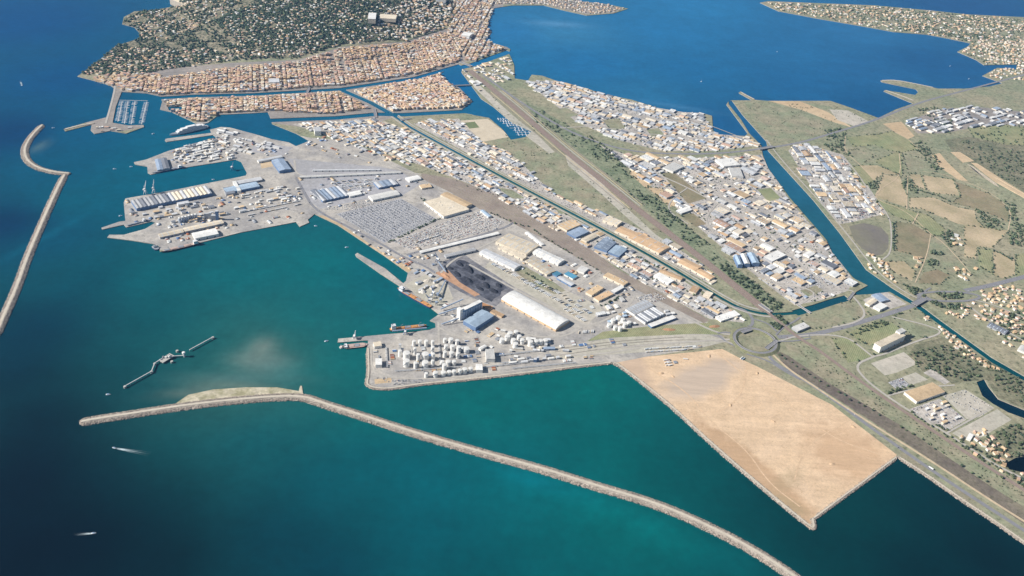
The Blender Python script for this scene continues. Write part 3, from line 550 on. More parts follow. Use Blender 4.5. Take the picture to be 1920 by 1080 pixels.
def bridge(p, q, w, h, label, rail=True):
    a, b = at(*p), at(*q); L = math.hypot(b[0]-a[0], b[1]-a[1]); ang = math.atan2(b[1]-a[1], b[0]-a[0])
    r = root('bridge', (a[0]+b[0])/2, (a[1]+b[1])/2, 0, ang, label, 'bridge', 'bridges over the canals')
    mb = MB(); mb.box(0, 0, LAND+h-1, L, w, 1.2, 0, bottom=True); mb.obj('deck', MATS['bridge_concrete'], r)
    mb = MB(); mb.box(0, 0, LAND+h+.2, L, w-3, .12); mb.obj('roadway', MATS['road_asphalt'], r)
    for s in (-1, 1):
        mb = MB(); mb.box(0, s*(w/2-.4), LAND+h+.2, L, .5, 1); mb.obj('parapet', MATS['bridge_concrete'], r)
        mb = MB(); mb.box(s*L*.28, 0, -4, 3, w*.8, LAND+h+3.2); mb.obj('pier', MATS['bridge_concrete'], r)
    return r
bridge((575,176),(580,164),14,2,'short town bridge carrying the long straight street over the quay canal')
bridge((705,221),(702,205),14,2,'flat road bridge over the canal below the triangular town block')
bridge((752,226),(770,222),16,2,'road bridge where the town canals meet the long straight canal')
bridge((838,162),(884,160),12,3,'slim bridge across the wide basin beside the town island')
bridge((862,117),(884,125),18,3,'wide bridge by the station where canal meets lagoon channel')
bridge((1422,281),(1450,276),20,5,'main road bridge over the mouth of the wide navigation canal')
bridge((1424,571),(1446,586),16,2.2,'railway bridge over the curved end of the narrow canal')
bridge((1520,588),(1495,572),9,2,'light footbridge over the dark canal arm near the rail crossing')
bridge((1713,573),(1732,562),24,6,'dual carriageway viaduct over the narrow end of the navigation canal')
bridge((1590,563),(1601,549),10,2,'lock bridge between the canal arm and the navigation canal')
# ring interchange
def ring(px, py, rx, w, z, name='ring_road', ry=None, ang=0):
    c = at(px, py); ry = ry or rx
    pl = [(c[0]+rx*math.cos(t)*math.cos(ang)-ry*math.sin(t)*math.sin(ang), c[1]+rx*math.cos(t)*math.sin(ang)+ry*math.sin(t)*math.cos(ang)) for t in np.linspace(0, 2*math.pi, 49)]
    grid_line(OCC, pl, w/2+3); return pl
RC = at(1415, 640)
rp = ring(1415, 640, 72, 13, 2)
rr = root('ring_interchange', RC[0], RC[1], 0, 0, 'raised circular road interchange between the sand flat and the narrow canal', 'interchange')
for nm, r0, r1, z0, z1, mt in (('carriageway', 64.5, 73, 4.4, 4.6, 'road_asphalt'), ('embankment', 60, 87, 0, 4.4, 'verge_grass'), ('parapet', 73, 73.5, 4.4, 5.2, 'bridge_concrete'), ('parapet', 64, 64.5, 4.4, 5.2, 'bridge_concrete')):
    M('verge_grass', (128,128,98), .2, 1/14., 1/5.)
    mb = MB(); n = 64
    for k in range(n):
        t = 2*math.pi*k/n; c, s = math.cos(t), math.sin(t)
        if nm == 'embankment': mb.v += [(54*c, 54*s, LAND), (61.5*c, 61.5*s, LAND+z1-.1), (75.5*c, 75.5*s, LAND+z1-.1), (84*c, 84*s, LAND)]
        else: mb.v += [(r0*c, r0*s, LAND+z0), (r0*c, r0*s, LAND+z1), (r1*c, r1*s, LAND+z1), (r1*c, r1*s, LAND+z0)]
    for k in range(n):
        j = (k+1) % n
        for i in range(3): mb.f.append((4*k+i, 4*j+i, 4*j+i+1, 4*k+i+1)); mb.c.append(None); mb.m.append(0)
    mb.obj(nm, MATS[mt], rr)
def overpass(px0, px1, label):
    a, b = at(*px0), at(*px1); L = math.hypot(b[0]-a[0], b[1]-a[1]); ang = math.atan2(b[1]-a[1], b[0]-a[0])
    r = root('overpass', (a[0]+b[0])/2, (a[1]+b[1])/2, LAND, ang, label, 'bridge', 'overpasses of the ring interchange')
    mb = MB(); mb.box(0, 0, 4.62, L, 14, .5, bottom=True); mb.obj('deck', MATS['road_asphalt'], r)
    for s in (-1, 1):
        mb = MB(); mb.box(0, s*7, 4.62, L, .7, 1.6); mb.obj('parapet', MATS['bridge_concrete'], r)
overpass((1390,625),(1408,619),'short overpass on the ring road where the canal road joins'); overpass((1436,656),(1457,640),'short overpass on the ring road where the coast road joins')
oc = at(1779, 557)
wl = ring(1779, 556, 122, 11, .3, ry=32, ang=math.atan2(at(1820,556)[1]-at(1738,556)[1], at(1820,556)[0]-at(1738,556)[0])); ribbon('road', wl, 11, .95, 'road_asphalt')

# ------------------------------------------------------------------ breakwaters: rubble mounds with a crest road
M('rubble', (178,167,154), .3, 1/9., 1/3., rgb2=(160,150,138), s3=1/60.); M('rock', attr=True, var=.15, s1=1/8., s2=1/3.); M('crest', (206,196,178), .08, 1/20., 1/6.); M('spit_sand', (208,198,174), .14, 1/24., 1/6., rgb2=(160,154,122), s3=1/40.); M('wet_rock', (84,80,78), .3, 1/6., 1/3.)
def ico_template(seed, jag=.25):
    import bmesh
    bm = bmesh.new(); bmesh.ops.create_icosphere(bm, subdivisions=1, radius=1); r = np.random.default_rng(seed)
    v = np.array([tuple(x.co) for x in bm.verts]); v *= 1+r.uniform(-jag, jag, (len(v), 1)); f = np.array([[x.index for x in p.verts] for p in bm.faces]); bm.free()
    return v, f, r.uniform(.85, 1.1, len(f))
OCTA = (np.array([(1,0,0),(0,1,0),(-1,0,0),(0,-1,0),(0,0,1),(0,0,-1.)]), np.array([(0,1,4),(1,2,4),(2,3,4),(3,0,4),(1,0,5),(2,1,5),(3,2,5),(0,3,5)]), np.array([1,.95,.9,1.02,.9,.85,.9,.95]))
def mound(name, px, w, h, label, crest=.4, rocks=1500, side=1, name2='rubble_mound'):
    rocks = int(rocks*1.5)
    pl = resample(smooth(P(px, 0), 3), 7); n = len(pl); prof = [(-.62, -2.5), (-.5, 1.3), (-.3, .55*h), (-.16, h), (.2, h), (.32, .6*h), (.5, 1.3), (.62, -2.5)]
    mb = MB(); K = len(prof)
    end = [min(1, .25+min(k, n-1-k)*.16) for k in range(n)]
    for k in range(n):
        for o, z in prof:
            p = offset(pl[max(0, k-1):k+2] if 0 < k < n-1 else (pl[:2] if k == 0 else pl[-2:]), o*w*end[k]*(1+random.uniform(-.11, .11)))[1 if k > 0 else 0]
            mb.v.append((p[0], p[1], z*(.6+.4*end[k])+random.uniform(-.5, .5)))
    for k in range(n-1):
        for i in range(K-1): mb.f.append((k*K+i, k*K+i+1, (k+1)*K+i+1, (k+1)*K+i)); mb.c.append(None); mb.m.append(1 if i in (0, K-2) else 0)
    c = pl[n//2]; r = root(name, c[0], c[1], 0, 0, label, 'breakwater')
    o = mb.obj(name2, [MATS['rubble'], MATS['wet_rock']], r); o.location = (-c[0], -c[1], 0)
    if crest:
        mb = MB(); q = offset(pl, side*w*.02)[2:-2]; a, b = offset(q, crest*w/2), offset(q, -crest*w/2)
        for k in range(len(q)): mb.v += [(*a[k], h+.55), (*b[k], h+.55)]
        for k in range(len(q)-1): mb.f.append((2*k, 2*k+1, 2*k+3, 2*k+2)); mb.c.append(None); mb.m.append(0)
        o = mb.obj('crest_road', MATS['crest'], r); o.location = (-c[0], -c[1], 0)
    if rocks:
        t = RNG.uniform(0, n-1.01, rocks); i = t.astype(int); fr = (t-i)[:, None]; A = np.array(pl); p = A[i]*(1-fr)+A[i+1]*fr
        d = A[i+1]-A[i]; d /= np.linalg.norm(d, axis=1)[:, None]; nn = np.stack([-d[:, 1], d[:, 0]], 1)
        o_ = np.where(RNG.random(rocks) < .62, RNG.uniform(-.56, -.2, rocks), RNG.uniform(.26, .56, rocks))*side
        zz = np.interp(o_, [x[0] for x in prof], [x[1] for x in prof]); xy = p+nn*(o_*w*np.array(end)[i])[:, None]
        pos = np.concatenate([xy-np.array(c), zz[:, None]], 1); s = RNG.uniform(1.0, 2.9, (rocks, 3)); g = RNG.uniform(.5, 1.15, (rocks, 1))
        col = np.array([lin((186,174,160))])*g
        stuff(scatter('armour_rock', OCTA, pos, s, RNG.uniform(0, 6.3, rocks), col, MATS['rock'], r))
    return r
mound('breakwater', [(150,793),(187,786),(262,775),(330,764),(430,752),(530,744),(575,746),(600,756),(665,776),(780,814),(915,853),(1020,881),(1116,912),(1241,948),(1366,1006),(1447,1053),(1520,1105),(1580,1150)], 31, 5.5, 'long curved rubble breakwater with a pale crest road and a sandy spit', .24, 6500, -1)
mound('breakwater', [(80,235),(66,248),(52,266),(45,283),(50,302),(70,316),(100,324),(131,327)], 29, 5, 'hooked rubble breakwater curling round the outer harbour mouth', .28, 1500)
mound('breakwater', [(122,328),(110,350),(82,412),(50,487),(34,535),(14,580),(-10,635)], 29, 5, 'straight rubble breakwater running offshore from the hooked breakwater', .3, 1800, -1)
mound('rock_jetty', [(178,232),(150,236),(121,244)], 20, 4, 'thin rock jetty off the marina mole', .4, 200)
mound('revetment', [(1150,681),(1163,686),(1260,763),(1310,811),(1404,894),(1519,990),(1526,990),(1523,973)], 15, 3.6, 'pale rock revetment along the seaward edge of the sand flat', .35, 900)
mound('revetment', [(1524,974),(1560,947),(1615,907),(1682,857)], 12, 3.4, 'short rock revetment on the open end of the sand flat', .3, 350)
mound('revetment', [(1683,857),(1740,893),(1815,946),(1865,978),(1960,1046)], 16, 3.2, 'rock revetment below the coast road', .3, 500)
mound('revetment', [(690,652),(692,706),(687,719),(692,725),(705,729),(731,730),(787,721),(881,712),(994,699),(1087,687),(1148,681)], 13, 3.4, 'pale rock revetment round the tank farm peninsula', .35, 800)
mound('rock_jetty', [(1388,173),(1400,180),(1414,187)], 16, 3, 'small pale jetty in the lagoon beside the canal mouth', .5, 80)
mound('rock_jetty', [(1653,152),(1680,151),(1716,158),(1750,165)], 24, 3, 'long sandy jetty on the far side of the small lagoon harbour', .5, 120)
mound('rock_jetty', [(1659,170),(1686,179),(1714,190)], 24, 3, 'short sandy jetty closing the small lagoon harbour', .5, 100)
# sandy spit behind the long breakwater
sp = P([(327,759),(353,741),(400,731),(460,727),(520,727),(560,734),(563,724),(566,724),(568,738),(575,744),(530,742),(430,751),(340,764)], 0)
mb = MB(); mb.prism(sp, -3, 1.6); o = mb.obj('sand_spit', MATS['spit_sand']); struct(o)

# ------------------------------------------------------------------ buildings
PAL = {'white': (238,236,230), 'pale grey': (208,209,210), 'cream': (232,218,194), 'tan': (222,194,156), 'orange': (218,184,146), 'terracotta': (214,180,158), 'red tile': (200,164,146),
       'blue grey': (160,176,196), 'slate grey': (132,136,144), 'light blue': (176,196,214), 'charcoal': (92,94,102), 'rust': (196,146,104), 'teal': (96,160,190)}
for k, c in PAL.items():
    for j, g in enumerate((1, .93, .86, 1.03)): M('roof_'+k.replace(' ', '_')+('_abc'[j] if j else ''), tuple(min(250, v*g) for v in c), .11, 1/16., 1/4., rgb2=tuple(v*g*.94 for v in c), s3=1/30.)
for k, c in (('cream', (226,214,194)), ('white', (232,230,224)), ('grey', (170,172,176)), ('ochre', (216,186,150)), ('blue', (110,134,168))): M('wall_'+k, c, .07, 1/10., 1/4.)
M('skylight', (196,210,222), .06, rough=.35); M('roof_plant', (196,198,198), .1); M('door_dark', (84,90,100), .1); M('door_blue', (70,104,150), .1)
def roof_geo(l, w, h, rt, rh):
    """verts and faces of a roof over a box l x w whose walls end at h"""
    a, b = l/2+.4, w/2+.4
    if rt == 'flat':
        return [(-a, -b, h), (a, -b, h), (a, b, h), (-a, b, h), (-a, -b, h+.6), (a, -b, h+.6), (a, b, h+.6), (-a, b, h+.6)], [(0, 1, 5, 4), (1, 2, 6, 5), (2, 3, 7, 6), (3, 0, 4, 7), (4, 5, 6, 7)]
    if rt == 'gable':
        return [(-a, -b, h-.1), (a, -b, h-.1), (a, 0, h+rh), (-a, 0, h+rh), (-a, b, h-.1), (a, b, h-.1)], [(0, 1, 2, 3), (3, 2, 5, 4), (0, 3, 4), (1, 5, 2)]
    if rt == 'hip':
        e = max(a-b*.9, .2)
        return [(-a, -b, h-.1), (a, -b, h-.1), (a, b, h-.1), (-a, b, h-.1), (-e, 0, h+rh), (e, 0, h+rh)], [(0, 1, 5, 4), (1, 2, 5), (2, 3, 4, 5), (3, 0, 4)]
    n = 9; v = []; f = []
    for k in range(n+1):
        t = math.pi*k/n; v += [(-a, -b*math.cos(t), h-.1+rh*math.sin(t)), (a, -b*math.cos(t), h-.1+rh*math.sin(t))]
    for k in range(n): f.append((2*k, 2*k+1, 2*k+3, 2*k+2))
    f += [tuple(range(0, 2*n+2, 2)), tuple(range(2*n+1, 0, -2))]
    return v, f
def wall_geo(l, w, h, b0=-1.5):
    a, b = l/2, w/2
    return [(-a, -b, b0), (a, -b, b0), (a, b, b0), (-a, b, b0), (-a, -b, h), (a, -b, h), (a, b, h), (-a, b, h)], [(0, 1, 5, 4), (1, 2, 6, 5), (2, 3, 7, 6), (3, 0, 4, 7)]
class Bd:
    def __init__(s, x, y, l, w, ang, h, rt='flat', rh=1.5, rc='white', wc='cream', kind='warehouse', place='', z=None, label=None, bays=0, group=None, sky=0, plant=0):
        s.x, s.y, s.l, s.w, s.ang, s.h, s.rt, s.rh, s.rc, s.wc, s.kind, s.place, s.label, s.bays, s.group, s.sky, s.plant = x, y, l, w, ang, h, rt, rh, rc, wc, kind, place, label, bays, group, sky, plant
        s.z = float(hz(x, y)) if z is None else z
    def size(s):
        d = math.sqrt(s.x**2+s.y**2+CAM_H**2); return math.sqrt(s.l*s.w)*FOC/d
HAND = []
def hb(p0, p1, p2, h, rt, rc, wc, label, rh=1.5, kind='warehouse', **kw):
    z = LAND+h; a, b, c = at(*p0, z), at(*p1, z), at(*p2, z)
    u = (a[0]-b[0], a[1]-b[1]); v = (c[0]-b[0], c[1]-b[1]); lu, lv = math.hypot(*u), math.hypot(*v)
    if lu < lv: u, v, lu, lv = v, u, lv, lu
    e = (u[0]/lu, u[1]/lu); n = (-e[1], e[0]); w = v[0]*n[0]+v[1]*n[1]
    x = b[0]+u[0]/2+n[0]*w/2; y = b[1]+u[1]/2+n[1]*w/2; w = max(abs(w), 6)
    bd = Bd(x, y, lu, w, math.atan2(e[1], e[0]), h, rt, rh, rc, wc, kind, label=label, **kw); HAND.append(bd); occupy(x, y, lu, w, bd.ang, 5); return bd
def build(bd, group=None):
    r = root(bd.kind, bd.x, bd.y, bd.z, bd.ang, bd.label, bd.kind.replace('_', ' '), group or bd.group)
    wm = MATS['wall_'+bd.wc]; rm = MATS['roof_'+bd.rc.replace(' ', '_')+random.choice(('', '', 'a', 'b', 'c'))]
    mb = MB(); mb.add(*wall_geo(bd.l, bd.w, bd.h)); mb.obj('wall', wm, r)
    if bd.bays:
        bl = bd.l/bd.bays
        for k in range(bd.bays):
            v, f = roof_geo(bd.w, bl-.8, bd.h, 'gable', bd.rh); x0 = -bd.l/2+(k+.5)*bl
            mb = MB(); mb.add([(x0-y, x, z+.02*(k % 2)) for x, y, z in v], f)
            mb.obj('roof_bay', rm if k % 3 else MATS['roof_pale_grey'] if bd.rc != 'pale grey' else MATS['roof_slate_grey'], r)
    else:
        mb = MB(); mb.add(*roof_geo(bd.l, bd.w, bd.h, bd.rt, bd.rh)); ro = mb.obj('roof', rm, r)
        rnd = random.Random(int(bd.x*7+bd.y))
        if bd.sky and bd.rt in ('gable', 'flat'):
            for k in range(bd.sky):
                x0 = -bd.l/2+(k+.5)*bd.l/bd.sky
                for s in (-1, 1):
                    mb = MB(); y0, y1 = s*bd.w*.1, s*bd.w*.4
                    zf = lambda y: bd.h+.72 if bd.rt == 'flat' else bd.h+bd.rh*(1-abs(y)/(bd.w/2+.4))+.12
                    mb.add([(x0-1.1, y0, zf(y0)), (x0+1.1, y0, zf(y0)), (x0+1.1, y1, zf(y1)), (x0-1.1, y1, zf(y1))], [(0, 1, 2, 3)]); mb.obj('skylight', MATS['skylight'], ro)
        if bd.rt == 'flat':
            for k in range(bd.plant):
                mb = MB(); mb.box(rnd.uniform(-.38, .38)*bd.l, rnd.uniform(-.35, .35)*bd.w, bd.h+.58, rnd.uniform(2, 4.5), rnd.uniform(2, 3.5), rnd.uniform(1.2, 2.2)); mb.obj('roof_unit', MATS['roof_plant'], ro)
    if bd.kind in ('warehouse', 'shed') and bd.h > 4.5 and bd.l > 26:
        nd = max(1, int(bd.l/28))
        for k in range(nd):
            for s in (-1, 1):
                mb = MB(); mb.box(-bd.l/2+(k+.5)*bd.l/nd, s*(bd.w/2+.08), 0, 4.5, .18, min(4.5, bd.h-.6)); mb.obj('door', MATS['door_dark'], r)
    return r

# --- buildings one can name
hb((940,561),(1042,618),(1073,604),9,'vault','white','ochre','very long white vaulted warehouse with an ochre side wall beside the coal yard',11)
hb((874,598),(892,614),(926,592),15,'gable','light blue','blue','pale blue gabled warehouse standing beside the grain silo block',4)
hb((898,571),(901,566),(924,575),6,'flat','rust','ochre','rust-roofed low shed between the silo block and the coal yard')
hb((922,585),(925,580),(946,590),6,'flat','orange','ochre','orange-roofed low shed between blue warehouse and vaulted warehouse')
hb((936,456),(954,437),(1011,460),10,'gable','cream','cream','broad cream-roofed warehouse beside the brown rail yard',3,sky=6)
hb((938,458),(934,464),(980,486),7,'flat','cream','cream','narrow cream lean-to below the broad cream warehouse')
hb((1004,475),(1011,465),(1059,487),10,'gable','white','white','white gabled warehouse next to the broad cream warehouse',3,sky=4)
hb((988,491),(1001,482),(1042,508),8,'gable','cream','cream','long cream shed below the white gabled warehouse',2,sky=5)
hb((907,477),(911,466),(938,479),10,'gable','pale grey','white','first half of a pale grey twin warehouse by the cream lean-to',3)
hb((932,489),(939,479),(977,497),10,'gable','pale grey','white','second longer half of a pale grey twin warehouse by the cream lean-to',3,sky=3)
hb((1046,522),(1051,517),(1078,532),7,'gable','pale grey','blue','low grey shed with a dark blue front near the blue-roofed stores',1.5)
hb((1035,513),(1044,508),(1051,514),6,'flat','teal','blue','small bright blue roofed store at the end of the long cream shed')
hb((1058,514),(1066,509),(1083,518),6,'flat','teal','white','larger bright blue roofed store in the fenced yard by the rail yard')
hb((1081,506),(1090,498),(1102,505),8,'flat','white','white','small white block at the edge of the brown rail yard')
hb((986,437),(990,434),(1021,458),5,'gable','white','white','thin white shed lying along the brown rail yard',1)
hb((1130,516),(1140,511),(1178,529),8,'flat','tan','cream','large tan flat roof of the courtyard depot',plant=5)
hb((1098,548),(1120,534),(1131,540),8,'flat','tan','cream','tan flat-roofed wing of the courtyard depot',plant=3)
hb((1113,558),(1140,545),(1150,551),7,'flat','orange','cream','orange flat-roofed wing of the courtyard depot',plant=2)
hb((1146,545),(1164,535),(1170,539),8,'flat','white','grey','white wing with a dark side in the courtyard depot')
hb((1048,421),(1063,432),(1089,421),9,'flat','tan','cream','tan flat-roofed shed between the rail yard and the narrow canal',sky=4)
hb((1080,445),(1104,434),(1089,424),9,'gable','blue grey','blue','blue grey shed beside the tan shed on the rail yard edge',2)
hb((1090,448),(1112,437),(1120,443),7,'gable','cream','cream','small cream gabled shed between two blue grey sheds',2)
hb((1114,462),(1132,446),(1153,457),9,'gable','blue grey','blue','wide blue grey shed in the row along the rail yard',3,sky=3)
hb((1140,472),(1155,459),(1174,469),9,'gable','light blue','blue','pale blue shed at the end of the row along the rail yard',3)
hb((1130,412),(1140,405),(1167,415),10,'flat','cream','cream','cream flat-roofed warehouse on the canal strip before the orange roofs',sky=3)
hb((1152,432),(1165,424),(1195,436),10,'gable','orange','cream','short orange-roofed canal warehouse at the head of the orange row',3)
hb((1180,447),(1198,435),(1256,463),10,'gable','orange','cream','great orange-roofed canal warehouse with dark roof vents',3,sky=4)
hb((1275,494),(1283,484),(1316,500),9,'gable','orange','cream','striped orange-roofed canal warehouse past the grey sheds',3)
hb((1302,508),(1309,501),(1341,519),8,'gable','orange','cream','last orange-roofed canal warehouse beside the railway',2)
hb((1228,518),(1236,511),(1264,526),8,'flat','white','white','white flat-roofed depot backing onto an orange roof across the canal')
hb((1237,510),(1241,504),(1282,520),8,'gable','orange','cream','orange gabled depot backing onto the white depot on the canal',2)
hb((1292,545),(1300,535),(1312,540),8,'flat','orange','cream','small square orange roof on the canal bank',plant=2)
hb((1318,553),(1325,545),(1336,551),7,'flat','cream','cream','small cream roof past the square orange roof on the canal bank')
hb((1695,735),(1719.4,753),(1772,734.5),10,'gable','tan','white','big tan-roofed warehouse alone among fields south of the dual carriageway',2.5,sky=0)
hb((1638,644),(1652,651),(1698,629),24,'flat','cream','white','tall pale block casting a long shadow among green fields')
hb((1680,620),(1688,625),(1699,620),29,'flat','white','white','white end tower of the tall pale block among green fields')
hb((1853,611),(1858,604),(1892,620),6,'gable','slate grey','grey','long slate-roofed hall among trees near the narrow canal end',3,sky=5)
hb((1908,655),(1914,647),(1930,652),7,'vault','white','white','white tented hall near the long slate-roofed hall',4)
hb((1812,822),(1818,812),(1830,808),5,'flat','white','white','small white office beside the pale gravel yard')
hb((256,391),(322,377),(318,361),12,'flat','pale grey','blue','saw-tooth quay shed at the outer end of the container pier',2.6,bays=9)
hb((323,377),(398,362),(394,347),12,'flat','cream','blue','saw-tooth cream quay shed joined to the outer quay shed',2.6,bays=10)
hb((334,384),(355,380),(353,376),10,'flat','pale grey','white','low annex on the dark side of the saw-tooth quay shed')
hb((425,361),(487,349),(482,340),10,'gable','light blue','blue','long pale blue transit shed on the container pier',3,sky=6)
hb((440,346),(492,337),(490,331),8,'gable','pale grey','grey','thin grey transit shed along the inner dock quay',2)
hb((418,352),(424,364),(440,360),10,'flat','slate grey','grey','slate block at the end of the pale blue transit shed')
hb((436,340),(446,358),(452,357),12,'flat','white','white','white stair tower between the slate block and transit shed')
hb((511,303),(531,297),(546,317),12,'gable','blue grey','blue','square blue grey hall at the head of the inner dock',4,sky=2)
hb((485,303),(530,294),(527,291),8,'gable','pale grey','white','narrow pale shed behind the square blue grey hall',1.5)
hb((290,299),(295,319),(306,317),9,'gable','blue grey','grey','blue grey half of the paired sheds on the ferry pier',2.5)
hb((301,297),(307,317),(318,314),9,'gable','slate grey','grey','slate half of the paired sheds on the ferry pier',2.5)
hb((366,447),(410,438),(408,427),11,'gable','white','white','bright white warehouse on the grain pier quay',3)
hb((300,445),(345,435),(343,428),8,'gable','cream','grey','long cream grain shed on the outer grain pier',2.5,sky=4)
hb((347,434),(420,418),(418,411),9,'gable','cream','grey','longer cream grain shed joined on the inner grain pier',2.5,sky=6)
hb((605,377),(655,366),(633,349),8,'flat','blue grey','blue','saw-tooth blue grey depot in the lorry park',2.2,bays=7)
hb((581,357),(606,377),(618,374),8,'gable','slate grey','grey','slate gabled depot at the road end of the lorry park',2)
hb((710,352),(747,345),(737,335),8,'flat','blue grey','blue','blue grey bayed depot at the far end of the lorry park',2,bays=4)
hb((699,375),(750,364),(746,355),9,'gable','white','white','bright white long shed above the dense car park',2.5)
hb((656,368),(679,363),(676,356),8,'gable','white','white','small white shed beside the saw-tooth depot',2)
hb((757,334),(768,340),(790,335),7,'vault','white','white','white rounded shed by the rail yard throat',3)
hb((786,347),(791,353),(810,350),7,'flat','tan','cream','small tan shed by the rail yard throat',plant=2)
hb((795,378),(832,406),(874,388),10,'flat','cream','white','huge cream and white logistics hall beside the car parks',plant=8,sky=0)
hb((846,363),(826,365),(873,388),11.2,'gable','tan','cream','tan-roofed long wing of the logistics hall',2.5)
hb((902,396),(907,393),(922,405),7,'gable','light blue','white','small pale blue shed at the corner of the used-car yard',2)
hb((790,474),(937,438),(935,434),6,'gable','white','grey','extremely long thin white shed along the yard road',1.2)
hb((837,482),(893,469),(890,464),8,'gable','pale grey','grey','long pale shed across the road from the thin white shed',2)
hb((562,333),(752,324),(752,321),6,'flat','white','white','very long thin white canopy over the rail loading line')
hb((586,320),(712,319),(712,317),5,'flat','pale grey','white','thin pale grey canopy beside the long white canopy')
hb((704,684),(716,684),(716,672),12,'flat','white','white','white square plant building near the seaward quay corner',kind='plant_building')
hb((702,650),(716,648),(714,640),9,'flat','cream','white','cream plant building at the root of the pier',kind='plant_building')
hb((912,675),(928,673),(926,655),14,'flat','white','white','tall white process building in the middle of the tank farm',kind='plant_building')
hb((893,695),(905,694),(904,683),12,'flat','white','white','white block beside the shore road of the tank farm',kind='plant_building')
hb((897,652),(908,646),(911,650),8,'gable','white','white','small white gabled store between tanks and pipe racks',1.5,kind='plant_building')
hb((1020,654),(1041,654),(1041,650),7,'gable','blue grey','blue','slim blue grey store at the end of the white tank cluster',1.5)
hb((1175,578),(1190,590),(1226,572),8,'gable','pale grey','white','bayed cold store roof on the refrigerated yard',2,bays=0,sky=8)
hb((1192,591),(1210,605),(1246,588),8,'flat','pale grey','white','striped cold store hall beside the refrigerated yard',2,bays=9)
hb((1214,608),(1222,613),(1268,596),7,'flat','white','blue','low white loading dock along the cold store')
hb((1488,612),(1496,621),(1518,612),8,'flat','white','grey','white corrugated hall by the roundabout approach road',plant=4)
hb((1340,594),(1352,602),(1388,590),6,'flat','white','white','long white motel block inside the canal road bend',plant=3)
hb((1636,575),(1650,581),(1664,574),9,'flat','white','white','bright white workshop beside the viaduct and lock')
hb((1622,568),(1636,559),(1644,564),8,'gable','cream','white','cream boat store beside the lock basin',2)
hb((1638,556),(1650,549),(1668,562),7,'gable','blue grey','grey','blue grey boat store beside the navigation canal bend',2)
hb((690,62),(692,50),(706,51),26,'flat','white','cream','white apartment tower standing out on the wooded hillside',kind='apartment_block')
hb((712,58),(713,50),(744,52),18,'flat','cream','cream','long cream hospital block on the wooded hillside',kind='apartment_block')
hb((868,62),(880,68),(886,62),20,'flat','white','white','white apartment block above the lagoon shore road',kind='apartment_block')
hb((504,153),(524,154),(523,147),14,'flat','pale grey','white','pale grey market hall roof in the middle of the old town',kind='market_hall')
hb((815,10),(835,12),(838,6),20,'flat','cream','white','cream apartment slab at the edge of the hill suburb',kind='apartment_block')
hb((590,246),(602,246),(600,238),22,'flat','pale grey','white','grey harbour office tower beside the fishing basin',kind='apartment_block')
hb((1247,312),(1262,322),(1282,312),9,'flat','white','white','large white hall beside the fallow field',plant=5)
hb((1350,298),(1357,312),(1388,309),9,'flat','white','white','large white square hall below the main road',plant=6)
hb((1366,314),(1372,330),(1392,327),9,'flat','white','white','second white hall below the main road next to the square hall',plant=4)
hb((1268,394),(1278,400),(1298,393),7,'gable','white','grey','white gabled barn alone in the fallow ground by the belt of trees',2.5)
hb((1430,482),(1448,490),(1474,478),9,'flat','white','grey','white cement works hall on the industrial estate',plant=4)
hb((1376,478),(1384,496),(1392,494),16,'gable','light blue','blue','first blue-white hangar of the boatyard row',4)
hb((1388,476),(1396,494),(1405,491),16,'gable','white','blue','second white hangar of the boatyard row',4)
hb((1401,474),(1411,493),(1422,489),16,'gable','light blue','blue','third pale blue hangar of the boatyard row',4)

# --- districts filled street by street
def guide(p, q): a, b = at(*p), at(*q); return math.atan2(b[1]-a[1], b[0]-a[0])
ROOMS = []
def pick(w): return random.choices(list(w), list(w.values()))[0]
IND = {'white': 26, 'pale grey': 28, 'cream': 18, 'tan': 12, 'orange': 7, 'blue grey': 6, 'slate grey': 12, 'terracotta': 6}
IND2 = {'white': 18, 'pale grey': 24, 'cream': 18, 'tan': 16, 'orange': 12, 'blue grey': 7, 'slate grey': 14, 'terracotta': 9}
OLD = {'terracotta': 30, 'orange': 20, 'tan': 26, 'red tile': 22, 'cream': 20, 'pale grey': 10, 'white': 5, 'slate grey': 3}
def in_poly(poly, n): return poly
def sheds(px, g, place, pal, cu=38, cv=30, fill=.8, hmin=5, hmax=10, street=5, kind='warehouse'):
    poly = P(px); ang = guide(*g); c, s = math.cos(ang), math.sin(ang)
    U = [x*c+y*s for x, y in poly]; V = [-x*s+y*c for x, y in poly]; v = min(V); row = 0
    while v < max(V):
        u = min(U)+random.uniform(0, 10); row += 1; dv = cv*random.choice((.6, .85, 1, 1.25, 1.5))
        while u < max(U):
            du = cu*random.choice((.45, .6, .8, 1., 1.3, 1.75)); bu, bv = u+du/2, v+dv/2; x, y = bu*c-bv*s, bu*s+bv*c; u += du+random.uniform(1, 5)+(9 if random.random() < .16 else 0)
            if random.random() > fill or not pip(poly, np.array([x]), np.array([y]))[0]: continue
            l = du*random.uniform(.72, .98); w = dv*random.uniform(.6, .95); a = ang+random.gauss(0, .012)
            if l < w: l, w, a = w, l, a+math.pi/2
            ok = free(x, y, l, w, a)
            if not ok: l *= .6; w *= .6; ok = free(x, y, l, w, a)
            if not ok or w < 6: continue
            big = l*w > 500; rt = random.choices(('flat', 'gable', 'vault'), (5, 5, .4))[0]
            ROOMS.append(Bd(x, y, l, w, a, random.uniform(hmin, hmax)*(1 if big else .75), rt, w*random.uniform(.06, .13), pick(pal), random.choice(('cream', 'white', 'grey', 'grey')), kind if big else 'shed', place,
                            sky=random.choice((0, 0, 3, 4)) if big else 0, plant=random.choice((0, 2, 4)) if big else 0)); occupy(x, y, l, w, a, 1)
        v += dv+(street if row % 2 else 1.5)+random.uniform(0, 3)
